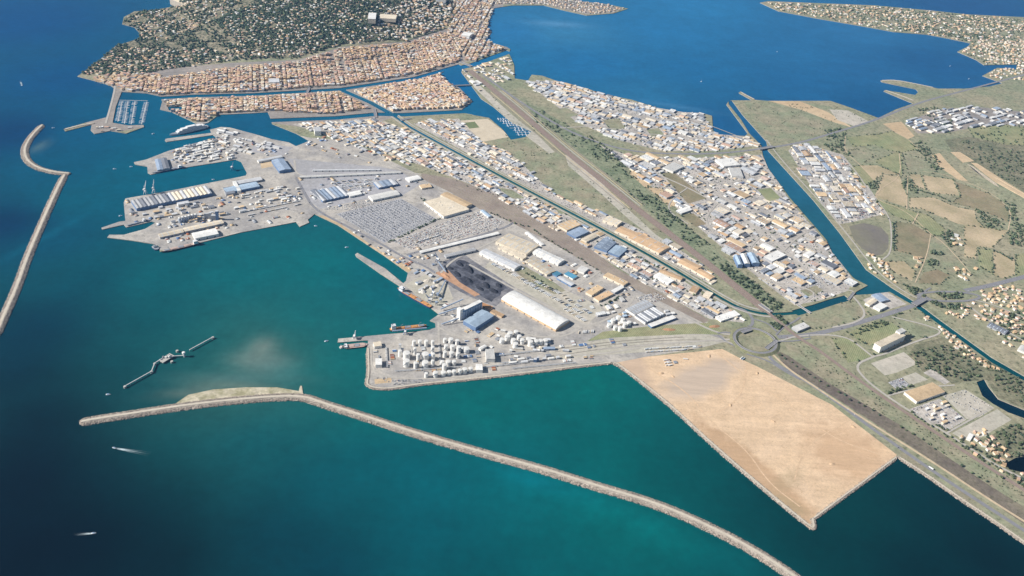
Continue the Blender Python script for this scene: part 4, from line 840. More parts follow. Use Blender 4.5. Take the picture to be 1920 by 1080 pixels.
def town(px, g, place, bu=60, bv=52, st=6, lot=10, hmin=9, hmax=15, pal=OLD, drop=.05):
    poly = P(px); ang = guide(*g); c, s = math.cos(ang), math.sin(ang)
    U = [x*c+y*s for x, y in poly]; V = [-x*s+y*c for x, y in poly]; v = min(V)
    while v < max(V):
        u = min(U)-random.uniform(0, 40); dv = bv*random.uniform(.7, 1.35)
        while u < max(U):
            du = bu*random.uniform(.6, 1.5); rows = max(2, int(round(dv/12))); hb0 = random.uniform(hmin, hmax); tint = pick(pal)
            for rr_ in range(rows):
                w = dv/rows; uu = u
                while uu < u+du-3:
                    l = min(lot*random.uniform(.6, 1.8), u+du-uu); wv = w*random.uniform(.9, 1.25); vv = v+(rr_+.5)*w+random.uniform(-1.2, 1.2); x, y = (uu+l/2)*c-vv*s, (uu+l/2)*s+vv*c; uu += l
                    inner = 0 < rr_ < rows-1
                    if random.random() < (.3 if inner else drop) or l < 3: continue
                    if not pip(poly, np.array([x]), np.array([y]))[0] or not free(x, y): continue
                    h = hb0*random.uniform(.8, 1.2)*(.65 if inner and random.random() < .4 else 1)
                    a_ = ang if random.random() < .6 else ang+math.pi/2; l2, w2 = (l, wv) if a_ == ang else (wv, l)
                    ROOMS.append(Bd(x, y, l2, w2, a_, h, random.choices(('gable', 'hip', 'flat'), (7, 1, 1))[0], random.uniform(1.2, 2.2), tint if random.random() < .35 else pick(pal), random.choice(('cream', 'ochre', 'ochre', 'grey')), 'house', place))
            u += du+st*random.uniform(.7, 1.5)
        v += dv+st*random.uniform(.7, 1.5)
    grid_poly(OCC, poly)
def villas(px, place, n, pal=OLD, smin=8, smax=15, h=(4, 7.5), mask=True, kind='house'):
    poly = P(px); xs = [p[0] for p in poly]; ys = [p[1] for p in poly]; X = RNG.uniform(min(xs), max(xs), n*6); Y = RNG.uniform(min(ys), max(ys), n*6); k = pip(poly, X, Y); done = 0
    for x, y in zip(X[k], Y[k]):
        l = random.uniform(smin, smax); w = l*random.uniform(.55, .9); a = random.uniform(0, 3.14)
        if done >= n: break
        if not free(x, y, l+3, w+3, a): continue
        ROOMS.append(Bd(x, y, l, w, a, random.uniform(*h), random.choice(('gable', 'hip', 'hip', 'flat')), random.uniform(1.2, 2.2), pick(pal), random.choice(('cream', 'white', 'ochre')), kind, place)); occupy(x, y, l, w, a, 2); done += 1
for st_ in ([(581,124),(597,210)], [(487,130),(484,174)], [(620,98),(630,163)], [(640,92),(647,160)], [(677,110),(687,157)], [(527,112),(530,170)], [(705,92),(722,150)], [(412,126),(408,176)], [(638,185),(646,212)], [(756,90),(776,144)], [(300,165),(475,156),(640,142),(780,122)], [(420,142),(640,118),(790,98)]): grid_line(OCC, P(st_), 6.5)
town(D_TOWN, ((595,207),(581,127)), 'the old town', 64, 56, 6, 9.5, 8, 12)
town(D_ISLEA, ((595,207),(581,127)), 'the long town island', 56, 50, 6, 9.5, 8, 12)
town(D_ISLEB, ((665,172),(735,208)), 'the triangular town island', 60, 50, 7, 10, 8, 12)
town(D_NORTHTOWN, ((872,90),(905,30)), 'the lagoon-side suburb', 44, 34, 10, 13, 7, 14, {**OLD, 'white': 30, 'cream': 30}, .2)
town([(170,150),(215,140),(300,140),(300,175),(232,170),(215,163)], ((170,150),(300,170)), 'the fishermen quarter', 40, 30, 9, 12, 7, 12, drop=.2)
sheds(D_LAGOON, ((1030,188),(1240,250)), 'the lagoon estate', IND, 32, 24, .82, 4, 8)
sheds(D_CENTRE, ((1240,330),(1345,382)), 'the central estate', IND2, 46, 30, .82, 4, 9)
sheds(D_EASTBANK, ((1480,290),(1580,420)), 'the far bank estate', IND, 52, 33, .78, 4, 8)
sheds(D_NORTHSTRIP, ((960,341),(1237,489)), 'the canal and railway strip', IND2, 34, 22, .78, 4, 8)
sheds(D_SOUTHSTRIP, ((960,341),(1237,489)), 'the canal and rail yard strip', IND2, 32, 22, .76, 4, 8)
sheds([(866,132),(955,105),(962,145),(930,168),(900,172)], ((870,130),(930,168)), 'the station quarter', IND2, 30, 22, .55, 4, 9)
sheds(D_CENTRE, ((1240,330),(1345,382)), 'the central estate', IND2, 24, 18, .5, 4, 7)
sheds(D_LAGOON, ((1030,188),(1240,250)), 'the lagoon estate', IND, 20, 16, .4, 3.5, 6)
sheds(D_EASTBANK, ((1480,290),(1580,420)), 'the far bank estate', IND2, 20, 15, .45, 3.5, 6)
sheds(D_SOUTHSTRIP, ((960,341),(1237,489)), 'the canal and rail yard strip', IND2, 18, 14, .5, 3.5, 6)
sheds(D_COLDSTORE, ((1175,578),(1230,568)), 'the refrigerated yard', {'white': 5, 'pale grey': 3, 'light blue': 2}, 26, 18, .8)
sheds([(560,236),(640,234),(745,240),(800,285),(790,318),(700,290),(620,262)], ((640,240),(760,300)), 'the harbour head quarter', IND2, 24, 20, .75)
sheds([(395,246),(430,243),(500,264),(540,275),(480,290),(420,278)], ((400,260),(520,290)), 'the ferry terminal apron', {'white': 5, 'pale grey': 3}, 26, 16, .5)
sheds(D_BALSUD, ((1700,240),(1830,205)), 'the lagoon road works', {'white': 4, 'pale grey': 4, 'blue grey': 2, 'slate grey': 3}, 40, 26, .6)
sheds([(1190,455),(1260,480),(1300,505),(1270,500),(1200,470)], ((1200,467),(1290,520)), 'the orange roof gap', {'pale grey': 4, 'slate grey': 4, 'blue grey': 3}, 22, 16, .8)
sheds([(560,352),(590,345),(760,330),(760,362),(660,385),(590,390)], ((600,375),(740,345)), 'the lorry park', {'white': 4, 'pale grey': 4}, 16, 5, .3)
sheds([(770,500),(830,505),(830,520),(800,560),(780,545)], ((760,535),(800,513)), 'the stock yard', {'pale grey': 4, 'blue grey': 2}, 16, 10, .4)
sheds([(930,610),(990,625),(1050,640),(1090,660),(960,672),(935,655)], ((940,640),(1040,650)), 'the pipe terminal', {'white': 4, 'cream': 2, 'pale grey': 3}, 15, 9, .5)
sheds([(960,672),(1140,660),(1150,672),(1000,690),(930,700)], ((960,690),(1140,670)), 'the pipe terminal shore', {'white': 4, 'pale grey': 3, 'slate grey': 2, 'light blue': 1}, 15, 9, .7)
sheds([(420,370),(560,345),(570,372),(450,400),(430,400)], ((450,390),(560,365)), 'the container pier', {'white': 4, 'pale grey': 3, 'tan': 2}, 18, 9, .3)
sheds([(240,380),(330,388),(420,370),(430,410),(300,420),(245,410)], ((250,400),(400,372)), 'the grain pier', {'pale grey': 4, 'slate grey': 3, 'tan': 2}, 18, 11, .55)
sheds([(318,285),(400,258),(420,275),(440,297),(340,312)], ((320,300),(420,275)), 'the ferry pier', {'white': 5, 'pale grey': 3, 'slate grey': 1}, 22, 12, .62)
sheds([(170,240),(250,238),(248,246),(180,250)], ((170,244),(250,241)), 'the marina mole', {'cream': 3, 'terracotta': 3, 'white': 2}, 14, 12, .7)
sheds([(1705,767),(1762,747),(1812,787),(1777,807),(1740,790)], ((1705,767),(1762,747)), 'the gravel yards', {'white': 3, 'cream': 3, 'tan': 2}, 14, 9, .3)
villas(D_BARROU, 'the lagoon point suburb', 330, {**OLD, 'white': 20, 'cream': 30}, 8, 16)
villas(D_BALARUC, 'the spa village peninsula', 640, {**OLD, 'cream': 20, 'white': 14}, 10, 24)
villas(D_EASTHOUSES, 'the tiled village', 130, {'orange': 6, 'terracotta': 6, 'tan': 4}, 9, 16)
villas([(1720,568),(1735,575),(1765,600),(1800,640),(1880,700),(1870,705),(1790,655),(1735,600)], 'the towpath row', 60, {'orange': 5, 'terracotta': 4, 'tan': 3}, 8, 13)
villas([(1795,815),(1850,805),(1900,860),(1940,905),(1920,915),(1860,880),(1800,835)], 'the hamlet by the coast railway', 34, {'orange': 6, 'terracotta': 5, 'tan': 3}, 9, 15)
villas([(1620,470),(1660,490),(1690,545),(1660,540),(1630,505)], 'the canal bank row', 36, {'cream': 4, 'white': 3, 'orange': 4}, 9, 17)
villas([(1715,475),(1735,485),(1730,510),(1715,500)], 'the farm among the vineyards', 7, {'orange': 3, 'tan': 2}, 12, 22)
villas([(1778,440),(1800,440),(1805,465),(1785,462)], 'the walled farm among vineyard trees', 6, {'white': 2, 'tan': 2}, 12, 24)
villas([(1790,500),(1830,500),(1830,530),(1800,528)], 'the farm by the dual carriageway', 8, {'orange': 3, 'tan': 2}, 12, 20)
villas([(1820,85),(1925,75),(1930,150),(1880,150),(1845,140),(1850,100)], 'the spa village harbour', 160, {**OLD, 'white': 30}, 9, 18)
HILLPX = [(150,140),(217,86),(261,72),(232,40),(260,20),(330,12),(352,-20),(600,-60),(860,-40),(845,45),(760,75),(640,84),(560,110),(430,114),(330,128),(240,142)]
villas([(240,30),(350,5),(352,-20),(500,-40),(420,30),(330,70),(270,80)], 'the terraces on the seaward side of the hill', 330, {**OLD, 'cream': 40, 'white': 30}, 9, 16)
villas([(217,90),(330,90),(430,95),(440,114),(330,128),(240,142),(150,142)], 'the lower slope above the marina', 190, {**OLD, 'cream': 30}, 10, 18)
villas([(420,30),(600,-30),(760,20),(740,75),(640,84),(560,108),(430,110)], 'the wooded slope of the hill', 620, {**OLD, 'cream': 60, 'white': 60}, 9, 16)
villas([(690,60),(760,0),(860,-40),(848,48),(760,78)], 'the hill suburb facing the lagoon', 420, {**OLD, 'cream': 40, 'white': 50}, 10, 22, (5, 12))

# --- the largest in view become things with parts; the rest of each kind one mass
BYPIX = {}
anchors = [('facing the narrow straight canal', PEYRADE, 34), ('on the navigation canal bank', P([(1440,300),(1530,395),(1600,480),(1672,543)]), 60), ('on the lagoon shore', P([(990,151),(1042,151),(1135,177),(1232,202),(1317,213),(1337,247),(1400,257)]), 45),
           ('along the main road', RLINES[4], 36), ('beside the railway', RAILW[0], 60), ('beside the brown rail yard', P([(790,330),(960,395),(1060,445),(1150,505),(1330,603)]), 60), ('on the estate spine road', P([(1240,330),(1345,382),(1470,470),(1560,545)]), 28)]
SHAPE = {'flat': 'flat-roofed', 'gable': 'gabled', 'vault': 'vaulted', 'hip': 'hip-roofed'}
def name_it(b, own):
    size = 'long' if b.l > 2.3*b.w else 'large' if b.l*b.w > 900 else 'small' if b.l*b.w < 220 else 'mid-sized'
    nb_ = sorted(own, key=lambda o: (o.x-b.x)**2+(o.y-b.y)**2)[1:3]; ph = ''
    for t, pl, d in anchors:
        if b.kind != 'house' and dist_pl(pl, np.array([b.x]), np.array([b.y]))[0] < d: ph = t; break
    c1_, c2_ = sorted(o.rc for o in nb_)
    by = f"beside two {c1_} roofs" if c1_ == c2_ else f"beside {c1_} and {c2_} roofs"
    extra = 'skylit ' if b.sky and b.rt != 'vault' else ''
    w = f"{size} {extra}{b.rc} {SHAPE[b.rt]} {b.kind.replace('_', ' ')} {by} in {b.place}"
    if ph and len((w+' '+ph).split()) <= 16: w = f"{size} {extra}{b.rc} {SHAPE[b.rt]} {b.kind} {by} {ph} in {b.place}"
    if len(w.split()) > 16: w = f"{size} {b.rc} {SHAPE[b.rt]} {b.kind} beside {c1_} roof in {b.place}"
    b.label = ' '.join(w.split()[:16]); b.group = f"{b.kind.replace('_', ' ')}s in {b.place}"
def hue(name, tab): return np.array(lin(tab[name]))
WALLC = {'cream': (226,214,194), 'white': (232,230,224), 'grey': (170,172,176), 'ochre': (216,186,150), 'blue': (110,134,168)}
M('house_mass', attr=True, var=.08, s1=1/12., s2=1/4.)
for kind, top in (('house', 300), ('warehouse', 300), ('shed', 300)):
    lst = [b for b in ROOMS if b.kind == kind]
    seen = [b for b in lst if visible(b.x, b.y, b.z+5, -6)]
    seen.sort(key=lambda b: -b.size()); own = set(map(id, seen[:top]))
    mb = MB()
    for b in lst:
        if id(b) in own: name_it(b, seen[:top]); build(b)
        elif visible(b.x, b.y, b.z, 260):
            c, s = math.cos(b.ang), math.sin(b.ang); g = random.uniform(.86, 1.1)
            for (v, f), col in ((wall_geo(b.l, b.w, b.h), hue(b.wc, WALLC)), (roof_geo(b.l, b.w, b.h, b.rt, b.rh), hue(b.rc, PAL))):
                mb.add([(b.x+x*c-y*s, b.y+x*s+y*c, b.z+z) for x, y, z in v], f, tuple(col*g))
    if mb.f:
        o = stuff(mb.obj({'house': 'distant_housing', 'warehouse': 'distant_warehousing', 'shed': 'distant_outbuildings'}[kind], MATS['house_mass']))
for b in HAND: build(b)

# ------------------------------------------------------------------ tank farm, silos, stockpiles
M('tank_white', (240,238,232), .05, 1/8., 1/3., rough=.6); M('tank_roof', (226,224,218), .07, 1/8., 1/3., rough=.6); M('pipe_steel', (150,156,166), .1, rough=.5); M('silo_grey', (176,186,200), .07, 1/6., 1/3.)
M('bund', (198,190,176), .1); M('coal', (50,52,60), .3, 1/9., 1/3.); M('white_powder', (228,222,212), .08, 1/9., 1/4.); M('ore', (184,142,110), .15, 1/9., 1/4.)
def tank(px, py, r, h, label, group, cone=.7, spiral=True):
    r *= 1.1; h *= 1.5; x, y = at(px, py); o = root('storage_tank', x, y, LAND, random.uniform(0, 6), label, 'tank', group)
    mb = MB(); mb.cyl(0, 0, -.5, r, h+.5, 20, 0); mb.f = mb.f[:20]; mb.c = mb.c[:20]; mb.m = mb.m[:20]; mb.obj('shell', MATS['tank_white'], o)
    mb = MB(); mb.cyl(0, 0, h-.02, r+.15, .3, 20, cone); mb.obj('roof', MATS['tank_roof'], o)
    mb = MB()
    for k in range(7):
        a0, a1 = k*.25, (k+1)*.25; z0, z1 = h*k/7, h*(k+1)/7; mb.bar(((r+.5)*math.cos(a0), (r+.5)*math.sin(a0), z0), ((r+.5)*math.cos(a1), (r+.5)*math.sin(a1), z1), .8)
    mb.obj('stair', MATS['pipe_steel'], o); occupy(x, y, 2*r, 2*r, 0, 3); return o
G1 = 'tanks of the seaward tank farm'; random.seed(3)
for px, py, r, h in ((762,672,10,15),(762,686,9,14),(797,674,10,15),(797,688,9,13)): tank(px, py, r, h, 'biggest white storage tank beside the tower in the seaward tank farm', G1)
for px, py in ((776,648),(787,648),(799,649),(811,650),(811,662),(812,674),(750,668),(778,664),(784,676),(779,690),(811,688)): tank(px, py, random.uniform(4.2, 5.6), random.uniform(12, 17), 'slender white storage tank crowded round the biggest tanks', G1)
for px, py in ((834,642),(845,643),(857,646),(836,656),(848,657),(860,660),(834,669),(846,669),(858,671),(829,684),(840,684),(851,684),(833,693)): tank(px, py, random.uniform(5, 7), random.uniform(9, 14), 'mid-sized white storage tank across the tank farm road', G1)
tank(874, 660, 9, 10, 'squat round white tank standing apart in the tank farm', None)
for px, py in ((799,707),(816,706),(831,704),(842,702),(851,702),(862,701),(871,699),(882,697)): tank(px, py, random.uniform(5.2, 7), random.uniform(8, 11), 'white storage tank in the row behind the shore revetment', G1)
for px, py in ((941,643),(951,637),(962,643),(956,631),(967,628),(973,637),(979,644),(966,651),(990,641),(994,648),(1005,646),(1013,645),(1022,644)): tank(px, py, random.uniform(6.5, 8), random.uniform(9, 12), 'white storage tank in the tight cluster below the vaulted warehouse', 'tanks of the inland cluster')
for px, py in ((1142,613),(1149,605),(1159,599),(1167,604),(1153,618),(1162,620),(1171,613),(1179,609)): tank(px, py, random.uniform(6, 7.6), random.uniform(8, 10), 'cream storage tank in the fenced oval beside the refrigerated yard', 'tanks of the fenced oval')
for px, py in ((338,417),(344,415),(350,414),(356,412),(362,411),(368,410)):
    x, y = at(px, py); o = root('grain_silo', x, y, LAND, 0, 'grey grain silo in the row on the grain pier', 'silo', 'silos on the grain pier')
    mb = MB(); mb.cyl(0, 0, -.5, 5.5, 20, 16, 0); mb.obj('bin', MATS['silo_grey'], o); mb = MB(); mb.cyl(0, 0, 19.5, 5.7, .3, 16, 3); mb.obj('cone_roof', MATS['tank_roof'], o)
def block(name, px, py, dims, label, cat, mat, rz=0, grp=None, top=None):
    x, y = at(px, py); o = root(name, x, y, LAND, rz, label, cat, grp); z = -.5
    for k, (l, w, h, dx, dy) in enumerate(dims):
        mb = MB(); mb.box(dx, dy, -.5, l, w, h+.5); mb.obj(['tower', 'annex', 'headhouse', 'gallery'][k % 4], MATS[mat if k % 2 == 0 else 'wall_grey'], o)
        mb = MB(); mb.box(dx, dy, h, l+.5, w+.5, .5); mb.obj('roof', MATS['roof_pale_grey'], o)
    return o
block('elevator_tower', 408, 412, [(10,10,38,0,0),(16,9,20,-13,0)], 'blue grey elevator tower beside the grain pier silos', 'tower', 'wall_blue', .2)
block('elevator_tower', 395, 410, [(9,9,26,0,0),(20,6,22,-12,2)], 'lower elevator tower joined to the grain pier silos', 'tower', 'wall_grey', .2)
block('process_tower', 750, 660, [(7,7,30,0,0),(9,5,14,7,0)], 'tall white process tower over the seaward tank farm', 'tower', 'wall_white')
block('process_tower', 772, 661, [(4,4,26,0,0)], 'thin white column in the seaward tank farm', 'tower', 'wall_white')
# silo block: two rows of joined bins with a gallery
a, b = at(866, 598), at(903, 580); L = math.hypot(b[0]-a[0], b[1]-a[1]); ang = math.atan2(b[1]-a[1], b[0]-a[0])
so = root('silo_block', (a[0]+b[0])/2, (a[1]+b[1])/2, LAND, ang, 'pale blue grain silo block of two rows of bins beside the blue warehouse', 'silo')
nb = 8; br = L/nb/2
for k in range(nb):
    for s in (0, 1):
        mb = MB(); mb.cyl(-L/2+(2*k+1)*br, s*2*br, -.5, br, 29, 16, .5); mb.obj('bin', MATS['silo_grey'], so)
mb = MB(); mb.box(0, br, 28.4, L, 2.6*br, 4); mb.obj('gallery', MATS['roof_light_blue'], so); mb = MB(); mb.box(0, br, 32.4, L+.6, 2.6*br+.6, .5); mb.obj('gallery_roof', MATS['roof_white'], so)
mb = MB(); mb.box(-L/2-6, br, -.5, 11, 3*br, 42); mb.obj('headhouse', MATS['wall_white'], so); mb = MB(); mb.box(-L/2-6, br, 41.5, 11.5, 3*br+.5, .6); mb.obj('roof', MATS['roof_white'], so); occupy((a[0]+b[0])/2, (a[1]+b[1])/2, L+30, 30, ang)
def pile(px, py, rx, ry, h, rz, mat, label, group=None):
    x, y = at(px, py); mb = MB(); n = 18; rings = [(1, 0), (.78, .3), (.5, .66), (.22, .95), (0, 1.02)]
    for f, z in rings[:-1]:
        for k in range(n):
            t = 2*math.pi*k/n; j = 1+random.uniform(-.1, .1); mb.v.append((rx*f*math.cos(t)*j, ry*f*math.sin(t)*j, z*h*random.uniform(.9, 1.08)-.2))
    mb.v.append((0, 0, h))
    for r_ in range(3):
        for k in range(n): mb.f.append((r_*n+k, r_*n+(k+1) % n, (r_+1)*n+(k+1) % n, (r_+1)*n+k)); mb.c.append(None); mb.m.append(0)
    for k in range(n): mb.f.append((3*n+k, 3*n+(k+1) % n, 4*n)); mb.c.append(None); mb.m.append(0)
    o = mb.obj('stockpile', MATS[mat]); o.location = (x, y, LAND); o.rotation_euler = (0, 0, rz); tag(o, label, 'stockpile', group); occupy(x, y, rx*1.6, ry*1.6, rz)
ca_ = guide((844,492),(940,550))
for px, py, rx, ry, h in ((862,495,22,9,7),(880,505,34,10,9),(900,520,26,12,10),(912,535,24,10,8),(925,545,22,10,9),(878,525,26,9,7),(858,514,22,9,6),(900,541,20,8,7),(845,503,14,8,5),(935,535,18,9,8)):
    pile(px, py, rx, ry, h, ca_+random.uniform(-.5, .2), 'coal', 'black coal heap in the coal yard', 'coal heaps')
pile(792, 547, 14, 12, 9, 0, 'white_powder', 'bright white powder heap behind the ship quay'); pile(803, 527, 20, 12, 8, .4, 'bund', 'grey gravel heap in the stock yard', None); pile(835, 517, 26, 8, 6, ca_, 'ore', 'rust red ore heap beside the coal yard')
pile(1340, 612, 22, 8, 4, .3, 'ore', 'brown earth heap beside the roundabout approach'); pile(1255, 618, 24, 8, 4, .1, 'ore', 'brown earth heap beside the gravel rail strip'); pile(822, 536, 12, 9, 6, 0, 'bund', 'small grey heap at the hopper yard')
def pipe_rack(px0, px1, label, n=5, w=5):
    a, b = at(*px0), at(*px1); L = math.hypot(b[0]-a[0], b[1]-a[1]); ang = math.atan2(b[1]-a[1], b[0]-a[0]); r = root('pipe_rack', (a[0]+b[0])/2, (a[1]+b[1])/2, LAND, ang, label, 'pipe rack', 'pipe racks')
    for k in range(n):
        mb = MB(); mb.box(0, -w/2+w*k/(n-1), 3, L, .6, .5, bottom=True); mb.obj('pipe', MATS['pipe_steel'] if k % 2 else MATS['tank_white'], r)
    for k in range(max(2, int(L/18))):
        mb = MB(); mb.box(-L/2+(k+.5)*L/max(2, int(L/18)), 0, -.5, .5, w+1, 3.5); mb.obj('trestle', MATS['pipe_steel'], r)
pipe_rack((740,697),(860,689),'pipe rack along the foot of the mid-sized tanks'); pipe_rack((823,645),(826,690),'pipe rack on the tank farm road'); pipe_rack((905,690),(990,680),'pipe rack on the pipe terminal shore')
pipe_rack((930,668),(1040,655),'pipe rack below the inland tank cluster'); pipe_rack((940,682),(1000,676),'short pipe rack beside the blue shadowed plant'); pipe_rack((724,652),(726,690),'pipe rack behind the seaward plant buildings'); pipe_rack((960,692),(1080,681),'thin pipe rack along the terminal shore road')
block('process_plant', 1003, 678, [(9,9,11,0,0),(12,7,8,-12,0),(7,7,14,9,4)], 'cluster of blue-shadowed process units on the terminal shore', 'plant', 'wall_blue', .1)
# conveyors and hoppers at the bulk quay
def conveyor(p0, h0, p1, h1, label):
    a, b = at(*p0), at(*p1); r = root('conveyor', a[0], a[1], LAND, 0, label, 'conveyor', 'bulk quay conveyors'); d = (b[0]-a[0], b[1]-a[1])
    mb = MB(); mb.bar((0, 0, h0), (d[0], d[1], h1), 3.2); mb.obj('gallery', MATS['roof_blue_grey'], r)
    for t in (.15, .5, .85):
        mb = MB(); z = h0+(h1-h0)*t; mb.bar((d[0]*t, d[1]*t, -.5), (d[0]*t, d[1]*t, z), 1.2); mb.obj('trestle', MATS['pipe_steel'], r)
conveyor((826,583),8,(868,570),20,'blue grey conveyor from the ship quay to the silo headhouse'); conveyor((820,560),12,(835,528),5,'conveyor from the hoppers to the stock yard'); conveyor((822,592),6,(856,590),26,'steep conveyor climbing to the silo headhouse')
conveyor((800,618),7,(735,624),7,'low conveyor along the concrete pier'); conveyor((836,512),5,(822,498),16,'stacker conveyor over the ore heap'); conveyor((828,610),5,(860,604),16,'short conveyor beside the silo block')
for px, py, lb in ((808,559,'white dust hopper on the ship quay'),(820,556,'blue grey hopper behind the ship quay'),(826,566,'taller blue grey hopper near the ship bow'),(818,572,'squat hopper at the quay corner')):
    x, y = at(px, py); o = root('hopper', x, y, LAND, .4, lb, 'hopper', 'bulk quay hoppers')
    mb = MB(); mb.cyl(0, 0, 7, 2.5, 7, 8, 0, 5); mb.obj('funnel', MATS['tank_white'] if 'white' in lb else MATS['roof_blue_grey'], o)
    for sx in (-3, 3):
        for sy in (-3, 3): mb = MB(); mb.bar((sx, sy, -.5), (sx, sy, 12), .8); mb.obj('leg', MATS['pipe_steel'], o)

# ------------------------------------------------------------------ harbour cranes
M('crane_blue', (92,120,160), .06, rough=.5); M('crane_white', (226,228,230), .05, rough=.5)
def crane(px, py, h, reach, rz, label, mat='crane_white'):
    x, y = at(px, py); r = root('harbour_crane', x, y, LAND, rz, label, 'crane', 'harbour cranes')
    for sx in (-6, 6):
        for sy in (-6, 6):
            mb = MB(); mb.bar((sx, sy, -.5), (sx*.4, sy*.4, h*.28), 1.3); mb.obj('leg', MATS[mat], r)
    mb = MB(); mb.box(0, 0, h*.27, 7, 7, 1.5); mb.obj('portal', MATS[mat], r)
    mb = MB(); mb.cyl(0, 0, h*.28, 1.9, h*.42, 10, 0, 1.4); mb.obj('tower', MATS[mat], r)
    mb = MB(); mb.box(-4, 0, h*.4, 12, 6, 5); mb.obj('machine_house', MATS['tank_white'], r)
    mb = MB()
    for o in (-1.2, 1.2):
        mb.bar((2, o, h*.45), (reach, o*.3, h), .9); mb.bar((2, o, h*.45+3), (reach, o*.3, h), .7)
    for k in range(8):
        t = k/8; p = (2+(reach-2)*t, h*.45+(h-h*.45)*t); mb.bar((p[0], -1.2*(1-t*.7), p[1]), (p[0], 1.2*(1-t*.7), p[1]+3*(1-t)), .5)
    mb.obj('jib', MATS[mat], r); mb = MB(); mb.bar((0, 0, h*.7), (reach, 0, h), .4); mb.obj('stay', MATS['pipe_steel'], r)
    mb = MB(); mb.box(-9, 0, h*.4, 4, 5, 4); mb.obj('counterweight', MATS['pipe_steel'], r)
crane(273, 364, 52, 16, 1.4, 'tall white harbour crane on the outer saw-tooth shed quay'); crane(289, 361, 50, 16, 1.6, 'second tall white harbour crane beside the saw-tooth shed')
crane(820, 491, 34, 14, 2.4, 'dark lattice crane standing over the coal yard corner', 'crane_blue'); crane(812, 553, 30, 14, 2.2, 'blue unloading crane on the ship quay', 'crane_blue'); crane(805, 566, 28, 14, 2.9, 'second blue unloading crane near the ship bow', 'crane_blue')
crane(760, 626, 26, 12, 1.6, 'small pier crane above the orange tanker', 'crane_blue'); crane(665, 634, 22, 12, 1.5, 'loading arm crane at the outer pier', 'crane_white'); crane(436, 318, 30, 12, 1.4, 'inner dock crane by the square hall', 'crane_blue')

# ------------------------------------------------------------------ ships, boats, pontoons
M('hull_red', (170,98,74), .08, rough=.5); M('hull_blue', (58,78,118), .08, rough=.5); M('hull_white', (238,238,236), .04, rough=.5); M('hull_black', (44,48,58), .08, rough=.5); M('deck_orange', (206,150,96), .12, 1/10., 1/3.); M('deck_grey', (150,154,160), .1, 1/10., 1/3.); M('deck_pink', (196,172,160), .1)
M('ship_glass', (60,80,104), .05, rough=.2); M('boat_white', (236,238,240), .05, rough=.5); M('boat_blue', (150,176,204), .06, rough=.5); M('pontoon', (196,196,194), .08); M('mast', (214,216,220), .03, rough=.4)
def hull_geo(L, B, D, z0=-.6, bow=.22, stern=.06):
    st = [(-.5, .72), (-.5+stern, .96), (-.1, 1), (.5-bow, .98), (.5-bow*.45, .62), (.5-bow*.1, .18), (.5, .02)]
    v = []; f = []
    for t, w in st: v += [(t*L*.97, -w*B*.42, z0), (t*L, -w*B/2, D*(1+.12*max(0, t-.25)*4)), (t*L, w*B/2, D*(1+.12*max(0, t-.25)*4)), (t*L*.97, w*B*.42, z0)]
    n = len(st)
    for k in range(n-1): f += [(4*k, 4*k+4, 4*k+5, 4*k+1), (4*k+2, 4*k+6, 4*k+7, 4*k+3)]
    f += [(0, 1, 2, 3), (4*n-4, 4*n-1, 4*n-2, 4*n-3)]; fd = [(4*k+1, 4*k+5, 4*k+6, 4*k+2) for k in range(n-1)]
    return v, f, fd
def ship(p0, p1, B, D, hull, deck, label, house=-.36, hh=14, hatches=4, masts=2, sup='hull_white', full=False):
    a, b = at(*p0, 0), at(*p1, 0); L = math.hypot(b[0]-a[0], b[1]-a[1]); ang = math.atan2(b[1]-a[1], b[0]-a[0])
    r = root('ship', (a[0]+b[0])/2, (a[1]+b[1])/2, 0, ang, label, 'ship'); v, f, fd = hull_geo(L, B, D)
    mb = MB(); mb.add(v, f); mb.obj('hull', MATS[hull], r); mb = MB(); mb.add([(x, y*.99, z+.02) for x, y, z in v], fd); mb.obj('deck', MATS[deck], r)
    if full:
        for k, (l, w, z, h) in enumerate(((.74, .92, D, 5), (.66, .86, D+5, 5), (.5, .8, D+10, 4), (.22, .7, D+14, 4))):
            mb = MB(); mb.box(-L*.06, 0, z, L*l, B*w, h); mb.obj('superstructure', MATS[sup], r); mb = MB(); mb.box(-L*.06, 0, z+h*.45, L*l+.3, B*w+.3, h*.25); mb.obj('window_band', MATS['ship_glass'], r)
    else:
        mb = MB(); mb.box(house*L, 0, D, L*.11, B*.8, hh); so_ = mb.obj('superstructure', MATS[sup], r); mb = MB(); mb.box(house*L, 0, D+hh*.72, L*.112, B*.82, hh*.14); mb.obj('window_band', MATS['ship_glass'], so_)
        mb = MB(); mb.cyl(house*L-L*.04, 0, D+hh, B*.09, hh*.35, 8); mb.obj('funnel', MATS['hull_blue'], r)
    for k in range(hatches):
        mb = MB(); t0 = house+.12 if house < 0 else -.42; x0 = L*(t0+(k+.5)*(.72/hatches)); mb.box(x0, 0, D, L*.6/hatches, B*.62, 1.6); mb.obj('hatch', MATS['deck_grey' if k % 2 else deck], r)
    for k in range(masts):
        mb = MB(); t0 = -.2+k*.5/max(1, masts-1) if masts > 1 else .1; mb.bar((L*t0, 0, D), (L*t0, 0, D+12), 1); mb.bar((L*t0, 0, D+9), (L*t0+7, 2, D+13), .7); mb.obj('deck_crane', MATS['deck_grey'], r)
    mb = MB(); mb.bar((L*.42, 0, D), (L*.42, 0, D+7), .5); mb.obj('foremast', MATS['mast'], r); return r
ship((808,578),(745,543),17,7,'hull_blue','deck_orange','bulk carrier with orange deck moored at the powder heap quay',.36,13,4,3)
ship((731,620),(800,612),15,6,'hull_red','deck_orange','orange tanker with white bridge moored at the concrete pier',-.4,15,4,2)
ship((646,652),(690,647),22,4,'hull_black','deck_pink','broad pinkish barge moored below the pier end',-.44,5,3,0)
